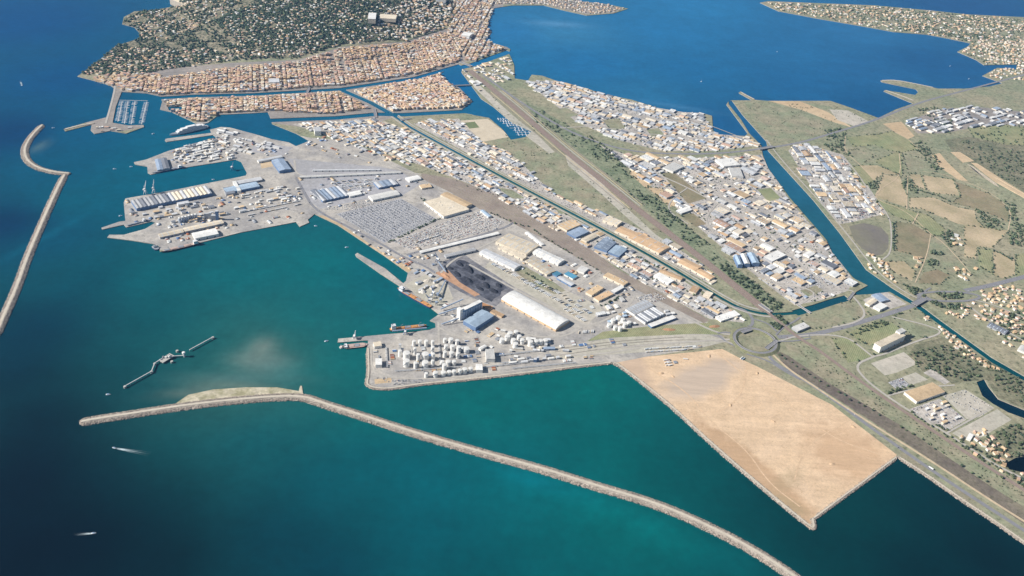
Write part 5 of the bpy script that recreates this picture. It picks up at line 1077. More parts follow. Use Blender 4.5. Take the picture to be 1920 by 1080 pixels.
ship((637,653),(645,651),10,4,'hull_white','deck_pink','small pale tug at the end of the pier',-.1,5,0,0)
ship((390,238),(318,255),24,7,'hull_white','deck_grey','white passenger ferry berthed at the ferry finger pier',0,10,0,0,full=True)
ship((374,457),(303,474),16,6,'hull_black','deck_pink','dark-hulled freighter moored along the grain pier',-.4,11,4,2)
ship((288,463),(296,470),18,5,'hull_blue','deck_grey','small blue grey vessel moored at the grain pier corner',-.1,7,0,0)
ship((345,314),(286,326),14,5,'hull_blue','deck_grey','grey coaster moored in the inner dock',-.38,9,3,1)
ship((283,413),(242,424),11,5,'hull_blue','deck_grey','blue trawler moored in the narrow grain pier notch',-.2,8,1,1)
def boat_mesh(L, B, kind):
    v, f, fd = hull_geo(L, B, 1.1, -.3, .4, .1); hm = MB(); hm.add(v, f); hm.add([(x, y, z) for x, y, z in v], fd)
    cm = MB(); cm.box(-L*.05, 0, 1.05, L*.4, B*.6, .9 if kind == 'sail' else 1.5)
    mm = MB(); mm.bar((L*.08, 0, 1), (L*.08, 0, L*1.25), .22); mm.bar((L*.08, 0, 2.6), (-L*.35, 0, 2.6), .25)
    return hm.mesh('hull', MATS['boat_white']), cm.mesh('cabin', MATS['boat_white' if kind == 'sail' else 'boat_blue']), mm.mesh('mast', MATS['mast'])
BM = {'sail': boat_mesh(11, 3.6, 'sail'), 'motor': boat_mesh(9, 3.4, 'motor')}
def boat(x, y, rz, kind, label, group, s=1.):
    r = root('sailing_boat' if kind == 'sail' else 'motor_boat', x, y, 0, rz, label, 'boat', group); r.scale = (s, s, s); h, c, m = BM[kind]
    link('hull', h, r); link('cabin', c, r)
    if kind == 'sail': link('mast', m, r)
def kl(lb):
    k = random.choice(('sail', 'sail', 'motor')); return k, ('white sailing boat with bare mast ' if k == 'sail' else 'white motor boat with pale blue cabin ')+lb
def pontoon(p0, p1, w, label, group, boats=0, blabel='', bgroup='', both=True):
    a, b = at(*p0, 0), at(*p1, 0); L = math.hypot(b[0]-a[0], b[1]-a[1]); ang = math.atan2(b[1]-a[1], b[0]-a[0]); r = root('pontoon', (a[0]+b[0])/2, (a[1]+b[1])/2, 0, ang, label, 'pontoon', group)
    mb = MB(); mb.box(0, 0, -.4, L, w, 1.1); mb.obj('deck', MATS['pontoon'], r)
    for k in range(3): mb = MB(); mb.bar((-L/2+(k+.5)*L/3, w/2, -3), (-L/2+(k+.5)*L/3, w/2, 3), .5); mb.obj('pile', MATS['pipe_steel'], r)
    for k in range(boats):
        for s in ((-1, 1) if both else (1,)):
            if random.random() < .1: continue
            t = (-.48+.96*(k+.5)/boats)*L; o = s*(w/2+5.2); boat((a[0]+b[0])/2+math.cos(ang)*t-math.sin(ang)*o, (a[1]+b[1])/2+math.sin(ang)*t+math.cos(ang)*o, ang+s*math.pi/2, *kl(blabel), bgroup, random.uniform(.95, 1.3))
for (p0, p1), wh_ in zip((((229,190),(221,228)),((240,190),(233,232)),((253,190),(246,233)),((275,191),(265,233))), ('pontoon closest to the mole', 'second pontoon from the mole', 'third pontoon from the mole', 'pontoon farthest from the mole')):
    pontoon(p0, p1, 3.5, 'floating '+wh_+' in the mole marina', 'mole marina pontoons', 18, 'on the '+wh_, 'boats of the mole marina')
pontoon((224,188),(277,189), 4, 'cross pontoon closing the mole marina towards the town quay', None)
for k in range(8):
    yy = 223+k*4.2; xr = float(np.interp(yy, [200, 230, 246, 260], [925, 960, 997, 1000])); xl = float(np.interp(yy, [221, 242, 262], [917, 942, 958])); pontoon((xr-1, yy), (xr-(xr-xl)*.62, yy+.5), 3, 'short finger pontoon of the basin marina by the rail land', 'basin marina pontoons', 4, 'on the basin marina fingers', 'boats of the basin marina')
for px, py, rz, k, lb in ((215,317,.2,'motor','white launch entering between the hooked breakwater and ferry pier'),(650,464,.4,'motor','white workboat near the car park quay'),(592,424,.1,'motor','white launch moored off the harbour corner'),(287,251,1,'motor','tiny launch off the marina mole'),(327,263,.3,'motor','tiny launch beside the ferry finger pier'),(612,640,.4,'motor','small launch off the pier end'),(1315,153,1,'sail','lone sailing boat off the lagoon estate'),(1782,124,.5,'motor','white boat anchored off the spa village'),(1817,148,.5,'motor','small boat near the spa village harbour'),(1457,97,1.4,'motor','small boat far out on the lagoon'),(100,240,.5,'motor','small boat inside the hooked breakwater tip'),(203,740,.2,'motor','dim navigation launch off the fuel berth'),(246,313,.2,'motor','pale workboat at the slipway floats'),(400,337,.3,'motor','small white boat in the inner dock'),(240,375,.1,'motor','white tug at the saw-tooth shed corner'),(226,405,.6,'motor','small boat moored off the pier corner')):
    x, y = at(px, py, 0); boat(x, y, rz, k, lb, None, 1.4)
M('foam', (206,222,226), .2, 1/9., 1/3.)
def wake(px, L, W, label, blabel, big=1.2):
    a, b = at(*px[0], 0), at(*px[1], 0); ang = math.atan2(b[1]-a[1], b[0]-a[0]); boat(a[0], a[1], ang+math.pi, 'motor', blabel, None, big); mb = MB(); n = 26
    for s in (-1, 0, 1):
        for k in range(n):
            t = k/n; w = max(.25, (1-t)**1.2*W*(1 if s == 0 else .4)); x0 = L*t; o = s*(1.2+x0*.06)
            mb.add([(x0, o-w/2, .12), (x0+L/n*(.95-.75*t), o-w/2*.9, .12), (x0+L/n*(.95-.75*t), o+w/2*.9, .12), (x0, o+w/2, .12)], [(0, 1, 2, 3)])
    o = mb.obj('foam_wake', MATS['foam']); o.location = (a[0], a[1], 0); o.rotation_euler = (0, 0, ang); stuff(o, label)
wake(((214,840),(290,853)), 100, 5, 'white foam wake behind the speedboat', 'speedboat trailing a long foam wake off the breakwater tip'); wake(((176,1000),(145,1002)), 45, 4, 'short foam wake in deep water', 'speedboat with a short wake in the darkest water'); wake(((41,160),(37,148)), 70, 9, 'broad foam wake offshore', 'speedboat with a broad wake far offshore', 1.6)

# fuel berth: dolphins, walkways and a tower standing in the water
fr = at(310, 672, 0); fb = root('fuel_berth', fr[0], fr[1], 0, 0, 'isolated grey fuel berth of walkways and dolphins standing in open water', 'berth')
def rel(px, py): p = at(px, py, 6); return (p[0]-fr[0], p[1]-fr[1])
for p0, p1 in (((234,724),(284,696)),((284,696),(290,681)),((290,681),(302,673)),((322,668),(348,666)),((355,656),(399,632))):
    a, b = rel(*p0), rel(*p1); mb = MB(); mb.bar((*a, 5.5), (*b, 5.5), 2.6); mb.obj('walkway', MATS['pontoon'], fb)
    n = max(2, int(math.hypot(b[0]-a[0], b[1]-a[1])/16))
    for k in range(n+1): mb = MB(); mb.bar((a[0]+(b[0]-a[0])*k/n, a[1]+(b[1]-a[1])*k/n, -4), (a[0]+(b[0]-a[0])*k/n, a[1]+(b[1]-a[1])*k/n, 5), .9); mb.obj('pile', MATS['pipe_steel'], fb)
for p in ((234,724),(284,696),(290,681),(322,677),(399,632),(332,657)):
    a = rel(*p); mb = MB(); mb.cyl(a[0], a[1], -3, 4, 9, 12, .3); mb.obj('dolphin', MATS['bridge_concrete'], fb)
a = rel(312, 671); e = rel(330, 660); an = math.atan2(e[1]-a[1], e[0]-a[0]); mb = MB(); mb.box(a[0], a[1], 3.5, 42, 20, 2.6, an, bottom=True); mb.obj('platform', MATS['bridge_concrete'], fb)
for k in range(9): mb = MB(); t = random.uniform(-16, 16); u = random.uniform(-7, 7); mb.box(a[0]+t*math.cos(an)-u*math.sin(an), a[1]+t*math.sin(an)+u*math.cos(an), 6, random.uniform(2, 6), random.uniform(2, 4), random.uniform(2, 7), an); mb.obj('loading_unit', MATS['tank_white' if k % 2 else 'deck_grey'], fb)
a = rel(345, 666); mb = MB(); mb.cyl(*a, -3, 3.2, 16, 14, 0, 2.4); mb.obj('tower', MATS['tank_white'], fb); mb = MB(); mb.cyl(*a, 13, 5, 4.5, 14, 1.5, 4.6); mb.obj('tower_cabin', MATS['tank_white'], fb)

# ------------------------------------------------------------------ vehicles
random.seed(21); M('car_paint', attr=True, var=.03, rough=.4); M('car_glass', (50,56,66), .05, rough=.2); M('trailer', (232,232,230), .08, 1/6., 1/3.); M('tyre', (46,46,48), .05)
CARC = {'white': (236,236,236), 'silver': (186,190,196), 'grey': (132,136,144), 'black': (60,62,68), 'blue': (84,112,158), 'red': (150,70,62)}
for k, c in CARC.items(): M('paint_'+k, c, .03, rough=.4)
def car_mesh():
    mb = MB(); a, b = 2.2, .88
    mb.add([(-a,-b,.3),(a,-b,.3),(a,b,.3),(-a,b,.3),(-a,-b,.85),(a,-b,.75),(a,b,.75),(-a,b,.85)], [(0,1,5,4),(1,2,6,5),(2,3,7,6),(3,0,4,7),(4,5,6,7)])
    mb.add([(-1.7,-.8,.83),(1.1,-.8,.8),(1.1,.8,.8),(-1.7,.8,.83),(-1.3,-.68,1.45),(.4,-.68,1.45),(.4,.68,1.45),(-1.3,.68,1.45)], [(0,1,5,4),(1,2,6,5),(2,3,7,6),(3,0,4,7)], None, 1)
    mb.add([(-1.3,-.68,1.45),(.4,-.68,1.45),(.4,.68,1.45),(-1.3,.68,1.45)], [(0,1,2,3)])
    for x in (-1.35, 1.35):
        for y in (-.9, .9): mb.box(x, y, 0, .65, .2, .62, 0, None, 2)
    return mb
CMESH = {k: car_mesh().mesh('parked_car', [MATS['paint_'+k], MATS['car_glass'], MATS['tyre']]) for k in CARC}
CARS = []
def lot(px, g, place, sp=2.75, rows=7.6, fill=.85, skip=0, w={'white': 46, 'silver': 24, 'grey': 22, 'black': 8, 'blue': 3, 'red': 2}, aisle=2):
    poly = P(px); ang = guide(*g); c, s = math.cos(ang), math.sin(ang); U = [x*c+y*s for x, y in poly]; V = [-x*s+y*c for x, y in poly]; v = min(V)+3; r = 0
    while v < max(V):
        u = min(U)
        while u < max(U):
            u += sp
            if random.random() > fill: continue
            x, y = u*c-v*s, u*s+v*c
            if pip(poly, np.array([x]), np.array([y]))[0] and free(x, y): CARS.append((x, y, ang+math.pi/2+random.gauss(0, .04), pick(w), place))
        r += 1; v += 5.2 if r % aisle else rows
lot([(632,402),(720,454),(818,412),(752,374)], ((632,402),(720,454)), 'the dense new-car park by the quay', 3.3, 9.5, .86, w={'white': 66, 'silver': 26, 'grey': 8, 'black': 2, 'blue': 2})
lot([(735,452),(768,468),(930,430),(945,416),(900,396),(830,416)], ((735,452),(830,416)), 'the used-car yard beside the thin white shed', 3.4, 10, .7, w={'white': 50, 'silver': 24, 'grey': 18, 'black': 6, 'blue': 5, 'red': 6})
lot([(660,395),(752,370),(700,372),(600,392)], ((600,392),(700,372)), 'the strip above the dense car park', 3.4, 10, .5)
lot([(700,708),(790,710),(800,716),(740,722)], ((700,715),(790,712)), 'the tank farm staff car park', 3.0, 8, .5)
lot([(1665,717),(1690,708),(1707,722),(1683,732)], ((1665,717),(1690,708)), 'the dark car park by the tan warehouse', 3.2, 9, .55)
lot([(350,272),(405,258),(420,275),(385,290)], ((350,272),(405,258)), 'the ferry pier apron', 3.2, 9, .5)
lot([(1767,742),(1810,730),(1865,765),(1837,782)], ((1767,742),(1837,782)), 'the pale gravel yard', 3.6, 14, .22)
lot([(1705,767),(1762,747),(1812,787),(1777,807)], ((1705,767),(1762,747)), 'the yard by the tan warehouse', 3.6, 12, .3)
lot([(1560,392),(1600,385),(1640,402),(1610,412)], ((1560,392),(1600,385)), 'the scrapyard on the far canal bank', 3.2, 8, .6, w={'silver': 5, 'grey': 6, 'black': 4, 'red': 3, 'blue': 3, 'white': 3})
lot([(1500,520),(1545,512),(1570,530),(1520,545)], ((1500,520),(1545,512)), 'the dealer lot on the central estate', 3.2, 8, .6)
lot([(1190,560),(1230,548),(1250,560),(1210,572)], ((1190,560),(1230,548)), 'the depot car park', 3.1, 8, .6)
for px in (D_LAGOON, D_CENTRE, D_SOUTHSTRIP, D_NORTHSTRIP, D_EASTBANK): lot(px, (px[0], px[2]), 'the industrial estate yards', 3.6, 13, .2)
CARS.sort(key=lambda c: -1/math.hypot(c[0], c[1])); vis = [c for c in CARS if visible(c[0], c[1], 3, -4)]
for x, y, a, k, pl in vis[:250]:
    o = link('parked_car', CMESH[k]); o.location = (x, y, LAND+.02); o.rotation_euler = (0, 0, a); tag(o, f'{k} car parked in {pl}', 'car', f'cars parked in {pl}')
rest = [c for c in CARS if c not in set(vis[:250])] if len(CARS) > 250 else []
box = (np.array([(-2.2,-.9,.2),(2.2,-.9,.2),(2.2,.9,.2),(-2.2,.9,.2),(-2.2,-.9,.9),(2.2,-.9,.8),(2.2,.9,.8),(-2.2,.9,.9),(-1.5,-.7,1.45),(.6,-.7,1.45),(.6,.7,1.45),(-1.5,.7,1.45)]),
       np.array([(0,1,5),(0,5,4),(1,2,6),(1,6,5),(2,3,7),(2,7,6),(3,0,4),(3,4,7),(4,5,9),(4,9,8),(5,6,10),(5,10,9),(6,7,11),(6,11,10),(7,4,8),(7,8,11),(8,9,10),(8,10,11)]), np.array([1]*8+[.35]*8+[1, 1]))
if rest:
    pos = np.array([(x, y, LAND+.02) for x, y, *_ in rest]); stuff(scatter('distant_car_mass', box, pos, np.ones((len(rest), 3)), np.array([c[2] for c in rest]), np.array([lin(CARC[c[3]]) for c in rest]), MATS['car_paint']))
# lorry trailers and containers
def trailer_mesh(l, h, mat):
    mb = MB(); mb.box(0, 0, 1.1, l, 2.6, h, 0, None, 0, True)
    for x in (-l*.38, -l*.28, l*.3):
        for y in (-1.1, 1.1): mb.box(x, y, 0, 1, .4, 1.15, 0, None, 1)
    return mb.mesh('lorry_trailer', [mat, MATS['tyre']])
TM = {'white': trailer_mesh(14, 2.9, MATS['trailer']), 'grey': trailer_mesh(14, 2.9, MATS['roof_slate_grey']), 'cream': trailer_mesh(14, 2.9, MATS['roof_cream']), 'blue': trailer_mesh(14, 2.9, MATS['roof_light_blue'])}
NT = [0]
def trailers(p0, p1, ang_off, sp, place, fill=.85, rows=1, drow=16):
    a, b = at(*p0), at(*p1); L = math.hypot(b[0]-a[0], b[1]-a[1]); ang = math.atan2(b[1]-a[1], b[0]-a[0])
    for r_ in range(rows):
        for k in range(int(L/sp)):
            if random.random() > fill or NT[0] > 296: continue
            x = a[0]+math.cos(ang)*k*sp-math.sin(ang)*r_*drow; y = a[1]+math.sin(ang)*k*sp+math.cos(ang)*r_*drow
            if not free(x, y): continue
            c = random.choices(list(TM), (10, 2, 3, 1))[0]; o = link('lorry_trailer', TM[c]); o.location = (x, y, LAND+.02); o.rotation_euler = (0, 0, ang+ang_off+random.gauss(0, .03)); tag(o, f'{c} lorry trailer parked in {place}', 'trailer', f'trailers in {place}'); NT[0] += 1
pi2 = math.pi/2
trailers((457,398),(570,376),0,15.5,'the long double line on the container pier',.95); trailers((468,404),(572,382),0,15.5,'the long double line on the container pier',.9); trailers((486,360),(545,348),0,15.5,'the short line by the transit shed',.9); trailers((456,372),(474,368),0,15.5,'the short line by the transit shed',.9)
for k in range(6): trailers((630+k*12,340-k),(652+k*12,356-k),1.0,6.5,'the lorry park between the depots',.8)
trailers((925,496),(1010,540),1.2,6,'the rank along the coal yard fence',.8); trailers((935,492),(960,504),1.2,6,'the short rank by the pale grey twin warehouse',.7); trailers((985,530),(1095,590),1.2,6.5,'the long rank behind the vaulted warehouse',.85); trailers((1000,526),(1060,556),1.2,6.5,'the rank beside the lawn',.6); trailers((1060,580),(1100,604),1.2,6,'the rank at the vaulted warehouse end',.8); trailers((1062,560),(1110,590),1.2,7,'the rank below the courtyard depot',.6)
trailers((1212,655),(1300,650),.2,5.4,'the white rows on the edge of the sand flat',.9,2,-15); trailers((1248,676),(1262,676),.3,9,'the loose group on the sand flat',.9,3,-13); trailers((1285,674),(1300,678),.3,14,'the loose group on the sand flat',.9); trailers((1390,672),(1398,676),1.5,7,'the pair under the interchange',1)
trailers((1085,624),(1115,622),1.2,5,'the white rank by the inland tank cluster',.9); trailers((776,456),(830,440),.1,15,'the line behind the thin white shed',.7)
x, y = at(1745, 879); o = link('articulated_lorry', TM['white']); o.location = (x, y, LAND+1.4); o.rotation_euler = (0, 0, guide((1740,877),(1815,927))); tag(o, 'white articulated lorry driving on the coast road', 'lorry')

# containers and cargo stacks on the quays
M('sand_heap', (208,178,144), .12, 1/8., 1/3.); M('haul_sand', (217,187,153), .14, 1/14., 1/4.)
M('box_paint', attr=True, var=.1, s1=1/5., s2=1/2.)
BOXC = {'white': (230,230,226), 'grey': (150,154,160), 'blue': (96,126,168), 'rust': (172,112,82), 'tan': (206,182,146), 'dark': (86,90,98)}
for k, c in BOXC.items(): M('box_'+k, c, .08, 1/5., 1/2.)
def box_mesh(col):
    mb = MB(); mb.box(0, 0, 0, 12.2, 2.5, 2.6)
    for x in (-6.1, 6.1): mb.box(x, 0, .1, .12, 2.3, 2.4, 0, None, 1)
    for k in range(10): mb.box(-5.4+k*1.2, 0, .1, .5, 2.62, 2.4)
    return mb.mesh('shipping_container', [MATS['box_'+col], MATS['pipe_steel']])
BXM = {k: box_mesh(k) for k in BOXC}; BOXES = []
def stacks(px, g, place, n, pal={'white': 5, 'grey': 5, 'blue': 2, 'rust': 2, 'tan': 4, 'dark': 2}):
    poly = P(px); ang = guide(*g); xs = [p[0] for p in poly]; ys = [p[1] for p in poly]; got = 0
    for _ in range(n*12):
        x, y = random.uniform(min(xs), max(xs)), random.uniform(min(ys), max(ys))
        if got >= n: break
        if not pip(poly, np.array([x]), np.array([y]))[0] or not free(x, y, 14, 4, ang): continue
        m_ = random.choice((2, 4, 6, 9)); a_ = ang+random.choice((0, 0, 0, math.pi/2)); k = pick(pal)
        for j in range(m_):
            xx, yy = x-math.sin(a_)*j*2.9, y+math.cos(a_)*j*2.9
            if free(xx, yy): BOXES.append((xx, yy, LAND+.02, a_, k if random.random() < .7 else pick(pal), place)); got += 1
        occupy(x, y, 14, 3*m_, a_, 2)
for px, g, pl, n in (([(420,365),(560,342),(590,395),(555,412),(440,430),(410,400)],((450,395),(560,370)),'the container pier',150),([(240,380),(330,390),(420,370),(440,432),(300,465),(300,430),(240,415)],((250,400),(400,372)),'the grain pier',170),([(318,285),(400,256),(520,275),(545,290),(470,300),(440,296),(330,314)],((320,300),(420,275)),'the ferry pier',150),
    ([(555,335),(740,325),(790,345),(690,385),(590,392)],((600,375),(740,345)),'the lorry park',110),([(600,404),(730,470),(800,510),(765,510),(690,458)],((620,412),(720,472)),'the quay below the car park',60),([(760,475),(830,455),(850,480),(800,508)],((762,478),(850,455)),'the yard above the coal',50),([(830,575),(880,600),(960,625),(940,665),(830,640),(822,600)],((840,610),(900,640)),'the yard around the silo block',60),
    ([(698,655),(820,640),(900,640),(960,665),(940,700),(720,712),(698,700)],((700,680),(820,670)),'the tank farm',120),([(900,480),(960,440),(1040,470),(1130,520),(1110,560),(1000,520)],((940,460),(1010,500)),'the cream warehouse yards',80),([(960,655),(1200,640),(1200,660),(1000,690)],((960,690),(1140,670)),'the pipe terminal',60),([(1080,560),(1180,540),(1260,590),(1160,620)],((1175,578),(1230,568)),'the refrigerated yard',60),
    ([(880,320),(1000,380),(1200,490),(1330,585),(1200,530),(1000,400)],((960,341),(1237,489)),'the canal and rail yard strip',70),(D_CENTRE,((1240,330),(1345,382)),'the central estate',160),(D_LAGOON,((1030,188),(1240,250)),'the lagoon estate',90),([(1210,655),(1340,650),(1300,690),(1220,680)],((1211,669),(1340,655)),'the apron of the sand flat',14),([(600,250),(700,280),(780,320),(740,318),(600,290),(560,280)],((600,270),(740,315)),'the harbour head yards',110)):
    stacks(px, g, pl, n)
BOXES = [b for b in BOXES if visible(b[0], b[1], 4, -4)]; BOXES.sort(key=lambda b: math.hypot(b[0], b[1]))
for x, y, z, a_, k, pl in BOXES[:300]:
    o = link('shipping_container', BXM[k]); o.location = (x, y, z); o.rotation_euler = (0, 0, a_); tag(o, f'{k} shipping container standing in {pl}', 'container', f'containers in {pl}')
if len(BOXES) > 300:
    q = BOXES[300:]; bt = (np.array([(-6.1,-1.25,0),(6.1,-1.25,0),(6.1,1.25,0),(-6.1,1.25,0),(-6.1,-1.25,2.6),(6.1,-1.25,2.6),(6.1,1.25,2.6),(-6.1,1.25,2.6)]), np.array([(0,1,5),(0,5,4),(1,2,6),(1,6,5),(2,3,7),(2,7,6),(3,0,4),(3,4,7),(4,5,6),(4,6,7)]), np.ones(10))
    stuff(scatter('distant_cargo', bt, np.array([b[:3] for b in q]), np.ones((len(q), 3)), np.array([b[3] for b in q]), np.array([lin(BOXC[b[4]]) for b in q]), MATS['box_paint']))
# works on the sand flat
for px, py, rx, ry in ((1240,700,10,6),(1262,706,8,5),(1330,668,12,6),(1420,700,9,5),(1600,800,9,6),(1560,870,10,6),(1450,790,8,5),(1370,760,9,5)):
    pile(px, py, rx, ry, random.uniform(2, 3.5), random.uniform(0, 3), 'sand_heap', 'low spoil heap on the open sand flat', 'spoil heaps on the sand flat')
for k, pl in enumerate(([(1345,662),(1420,722),(1500,770),(1560,822),(1650,852)], [(1215,690),(1290,735),(1330,790),(1400,842),(1440,905),(1500,950)], [(1400,690),(1392,740),(1350,775),(1310,770)], [(1590,790),(1530,822),(1500,860),(1490,900)])):
    ribbon('haul_track', smooth(P(pl), 3), 4, .1+.05*k, 'haul_sand')
# traffic
for ri, pl, sp in ((0, 'the coast road', 55), (2, 'the dual carriageway', 40), (3, 'the dual carriageway beyond the oval junction', 45), (4, 'the main road along the lagoon', 70), (5, 'the port road', 60), (6, 'the yard road', 60)):
    q = resample(RLINES[ri], sp); wr = ROADS[ri][1]
    for a, b in zip(q[:-1], q[1:]):
        if random.random() < .4 or not visible(*a, 4, -5): continue
        s = random.choice((-1, 1)); an_ = math.atan2(b[1]-a[1], b[0]-a[0]); k = pick({'white': 5, 'silver': 4, 'grey': 3, 'black': 2, 'red': 1, 'blue': 1}); t = random.random()
        o = link('moving_car', CMESH[k]); o.location = (a[0]+(b[0]-a[0])*t-math.sin(an_)*s*wr*.22, a[1]+(b[1]-a[1])*t+math.cos(an_)*s*wr*.22, float(hz(*a))+.4+.012*ri); o.rotation_euler = (0, 0, an_+(math.pi if s > 0 else 0)); tag(o, f'{k} car driving on {pl}', 'car', f'cars driving on {pl}')

# ------------------------------------------------------------------ trees
def crown_mesh(seed, col, n=9):
    r = random.Random(seed); mb = MB()
    for k in range(n):
        t, f, _ = ico_template(seed*31+k, .34); s = r.uniform(.26, .46); a = r.uniform(0, 6.3); d = r.uniform(.1, .62); z = r.uniform(.38, .86)
        mb.add([tuple(p) for p in (t*np.array([s, s, s*.85])+np.array([d*math.cos(a), d*math.sin(a), z]))], f.tolist())
    for k in range(70):
        a = r.uniform(0, 6.3); e = r.uniform(-.6, 1.4); d = r.uniform(.62, .98); p = Vector((d*math.cos(a)*math.cos(e), d*math.sin(a)*math.cos(e), .6+.42*math.sin(e))); q = [p+Vector((r.uniform(-.13, .13), r.uniform(-.13, .13), r.uniform(-.1, .1))) for _ in range(3)]
        mb.add([tuple(x) for x in q], [(0, 1, 2)])
    return mb.mesh('crown', MATS[col])
for k, c in (('pine', (72,86,68)), ('olive', (100,108,84)), ('oak', (84,96,70))): M('leaf_'+k, c, .3, 1/2.5, 1/.8)
M('bark', (92,78,64), .15); CROWN = {k: [crown_mesh(i+hash_, 'leaf_'+k) for i in range(3)] for hash_, k in ((1, 'pine'), (11, 'olive'), (21, 'oak'))}
tb = MB(); tb.cyl(0, 0, -.1, .08, .5, 7, 0, .045)
for a in (0.4, 2.5, 4.6): tb.bar((0, 0, .36), (.28*math.cos(a), .28*math.sin(a), .62), .05)
TRUNK = tb.mesh('trunk', MATS['bark'])
TREES = []
def wood(px, place, n, rmin=3, rmax=6, kinds=('oak', 'pine', 'olive'), clump=0., zoneocc=True):
    poly = P(px); xs = [p[0] for p in poly]; ys = [p[1] for p in poly]; m = n*8; X = RNG.uniform(min(xs), max(xs), m); Y = RNG.uniform(min(ys), max(ys), m); ok = pip(poly, X, Y); got = 0
    ph = RNG.uniform(0, 6, 4)
    for x, y in zip(X[ok], Y[ok]):
        if got >= n: break
        if clump:
            f = math.sin(x/37+ph[0])*math.sin(y/43+ph[1])+math.sin(x/19+ph[2])*math.sin(y/23+ph[3])
            if f < clump-.6: continue
        if zoneocc and not free(x, y): continue
        TREES.append((x, y, float(hz(x, y)), random.uniform(rmin, rmax), random.choice(kinds), place)); got += 1
def treeline(px, place, sp, rmin=3, rmax=5.5, kinds=('oak', 'pine'), wob=3, skip=.1):
    for p in resample(P(px), sp):
        if random.random() > skip and free(*p): TREES.append((p[0]+random.gauss(0, wob), p[1]+random.gauss(0, wob), float(hz(*p)), random.uniform(rmin, rmax), random.choice(kinds), place))
wood(RAILBELT, 'the scrub belt beside the railway', 620, 2.5, 6, clump=.5)
wood([(1360,490),(1420,535),(1470,575),(1450,585),(1400,555),(1340,500)], 'the scrub belt beside the railway', 160, 3, 6.5)
wood([(1444,606),(1462,604),(1482,620),(1455,621)], 'the copse by the roundabout', 45, 3.5, 5.5)
for px, n, pl in (([(1828,393),(1852,398),(1884,424),(1872,432),(1848,425)],90,'the dark grove on the vineyard hill'),([(1888,432),(1925,420),(1925,466),(1895,462)],120,'the round wood at the vineyard edge'),([(1625,341),(1648,340),(1646,356),(1628,354)],36,'the grove below the green vineyard'),([(1690,346),(1705,334),(1728,362),(1712,364)],46,'the copse between the tan fields'),([(1762,440),(1786,428),(1794,462),(1780,468)],60,'the trees round the walled farm'),
    ([(1738,488),(1758,486),(1758,500),(1740,502)],28,'the trees of the vineyard farm'),([(1744,470),(1768,474),(1768,480),(1745,476)],20,'the hedge in the olive field'),([(1692,533),(1732,545),(1736,565),(1718,560)],60,'the trees by the oval junction'),([(1752,548),(1800,548),(1810,558),(1770,562)],55,'the trees inside the oval junction'),([(1738,565),(1800,572),(1830,580),(1770,580)],70,'the trees below the oval junction'),
    ([(1718,262),(1745,275),(1770,318),(1750,320),(1728,296),(1705,270)],110,'the hedge wood above the vineyards'),([(1880,375),(1900,380),(1915,440),(1898,430)],70,'the wood along the hill track'),([(1545,245),(1587,238),(1583,272),(1550,275)],80,'the trees beside the main road'),([(1540,268),(1580,272),(1600,296),(1560,285)],50,'the trees behind the far bank estate'),([(1720,205),(1760,200),(1770,215),(1735,222)],40,'the trees of the lagoon works'),([(1750,222),(1785,225),(1780,250),(1755,245)],60,'the pines of the lagoon works'),
    ([(1820,240),(1930,228),(1930,275),(1830,262)],60,'the far hillside scrub'),([(1800,262),(1930,285),(1930,360),(1860,325)],170,'the scrub beyond the sand track'),([(1840,590),(1930,580),(1930,650),(1880,635)],110,'the village gardens'),([(1800,655),(1930,715),(1930,765),(1850,710),(1790,715),(1720,690),(1705,665),(1760,640)],230,'the scrub by the dark pond'),([(1590,626),(1650,602),(1670,606),(1600,632)],30,'the hedge below the dual carriageway'),
    ([(1815,835),(1900,870),(1960,915),(1960,940),(1880,900),(1800,845)],80,'the gardens by the coast railway'),([(1840,825),(1900,795),(1960,800),(1960,880),(1900,860),(1860,845)],120,'the marsh scrub by the second pond'),([(1660,735),(1700,722),(1720,726),(1670,742)],22,'the verge by the tan warehouse'),([(1705,770),(1780,808),(1830,846),(1770,812)],22,'the yard hedge on the pale road'),
    ([(1677,42),(1740,50),(1800,60),(1885,70),(1870,76),(1800,72),(1740,62),(1680,56)],230,'the shore pines of the spa village'),([(1500,12),(1700,22),(1900,45),(1900,65),(1700,42),(1560,30)],260,'the gardens of the spa village'),([(1100,250),(1140,278),(1180,320),(1160,312),(1110,270)],70,'the trees by the main road bend'),([(1190,360),(1230,372),(1330,460),(1300,440)],70,'the tree line on the estate edge'),([(1420,570),(1460,590),(1490,620),(1460,600)],50,'the bushes at the canal crossing')): wood(px, pl, n, 3.2, 6.6)
for px, pl, sp in (([(1726,358),(1760,368),(1780,378)],'the hedge between the tan fields',8),([(1792,512),(1820,514)],'the hedge by the dual carriageway farm',7),([(1664,410),(1676,420),(1674,470)],'the dark tree row beside the mudflat',8),([(1700,330),(1695,350)],'the lane between the vineyards',10),([(575,125),(590,200)],'the avenue through the old town',12),([(1865,470),(1900,490)],'the hedge of the far tan field',9),([(1590,636),(1640,668)],'the lane among the green fields',12),([(822,410),(728,455)],'the green edge of the car park',8),([(790,372),(830,408)],'the hedge of the logistics hall',7),([(1230,515),(1300,552),(1340,575)],'the canal towpath',14),([(1000,372),(1060,402)],'the canal towpath',14),([(920,400),(1000,432),(1060,470),(1130,512)],'the rail yard edge',16),([(985,512),(1040,545)],'the lawn of the lorry park',12),([(1260,508),(1230,500),(1190,478)],'the shady canal bank',8),([(1130,574),(1165,556)],'the shady depot hedge',6),([(1660,742),(1740,796),(1830,850)],'the pale road by the yards',13),([(1450,660),(1560,730),(1690,800),(1850,905)],'the rail waste edge',22)):
    treeline(px, pl, sp)
wood([(640,245),(760,250),(960,350),(1240,500),(1330,560),(1200,525),(980,395),(790,312)], 'the strip by the narrow canal', 140, 2.2, 4)
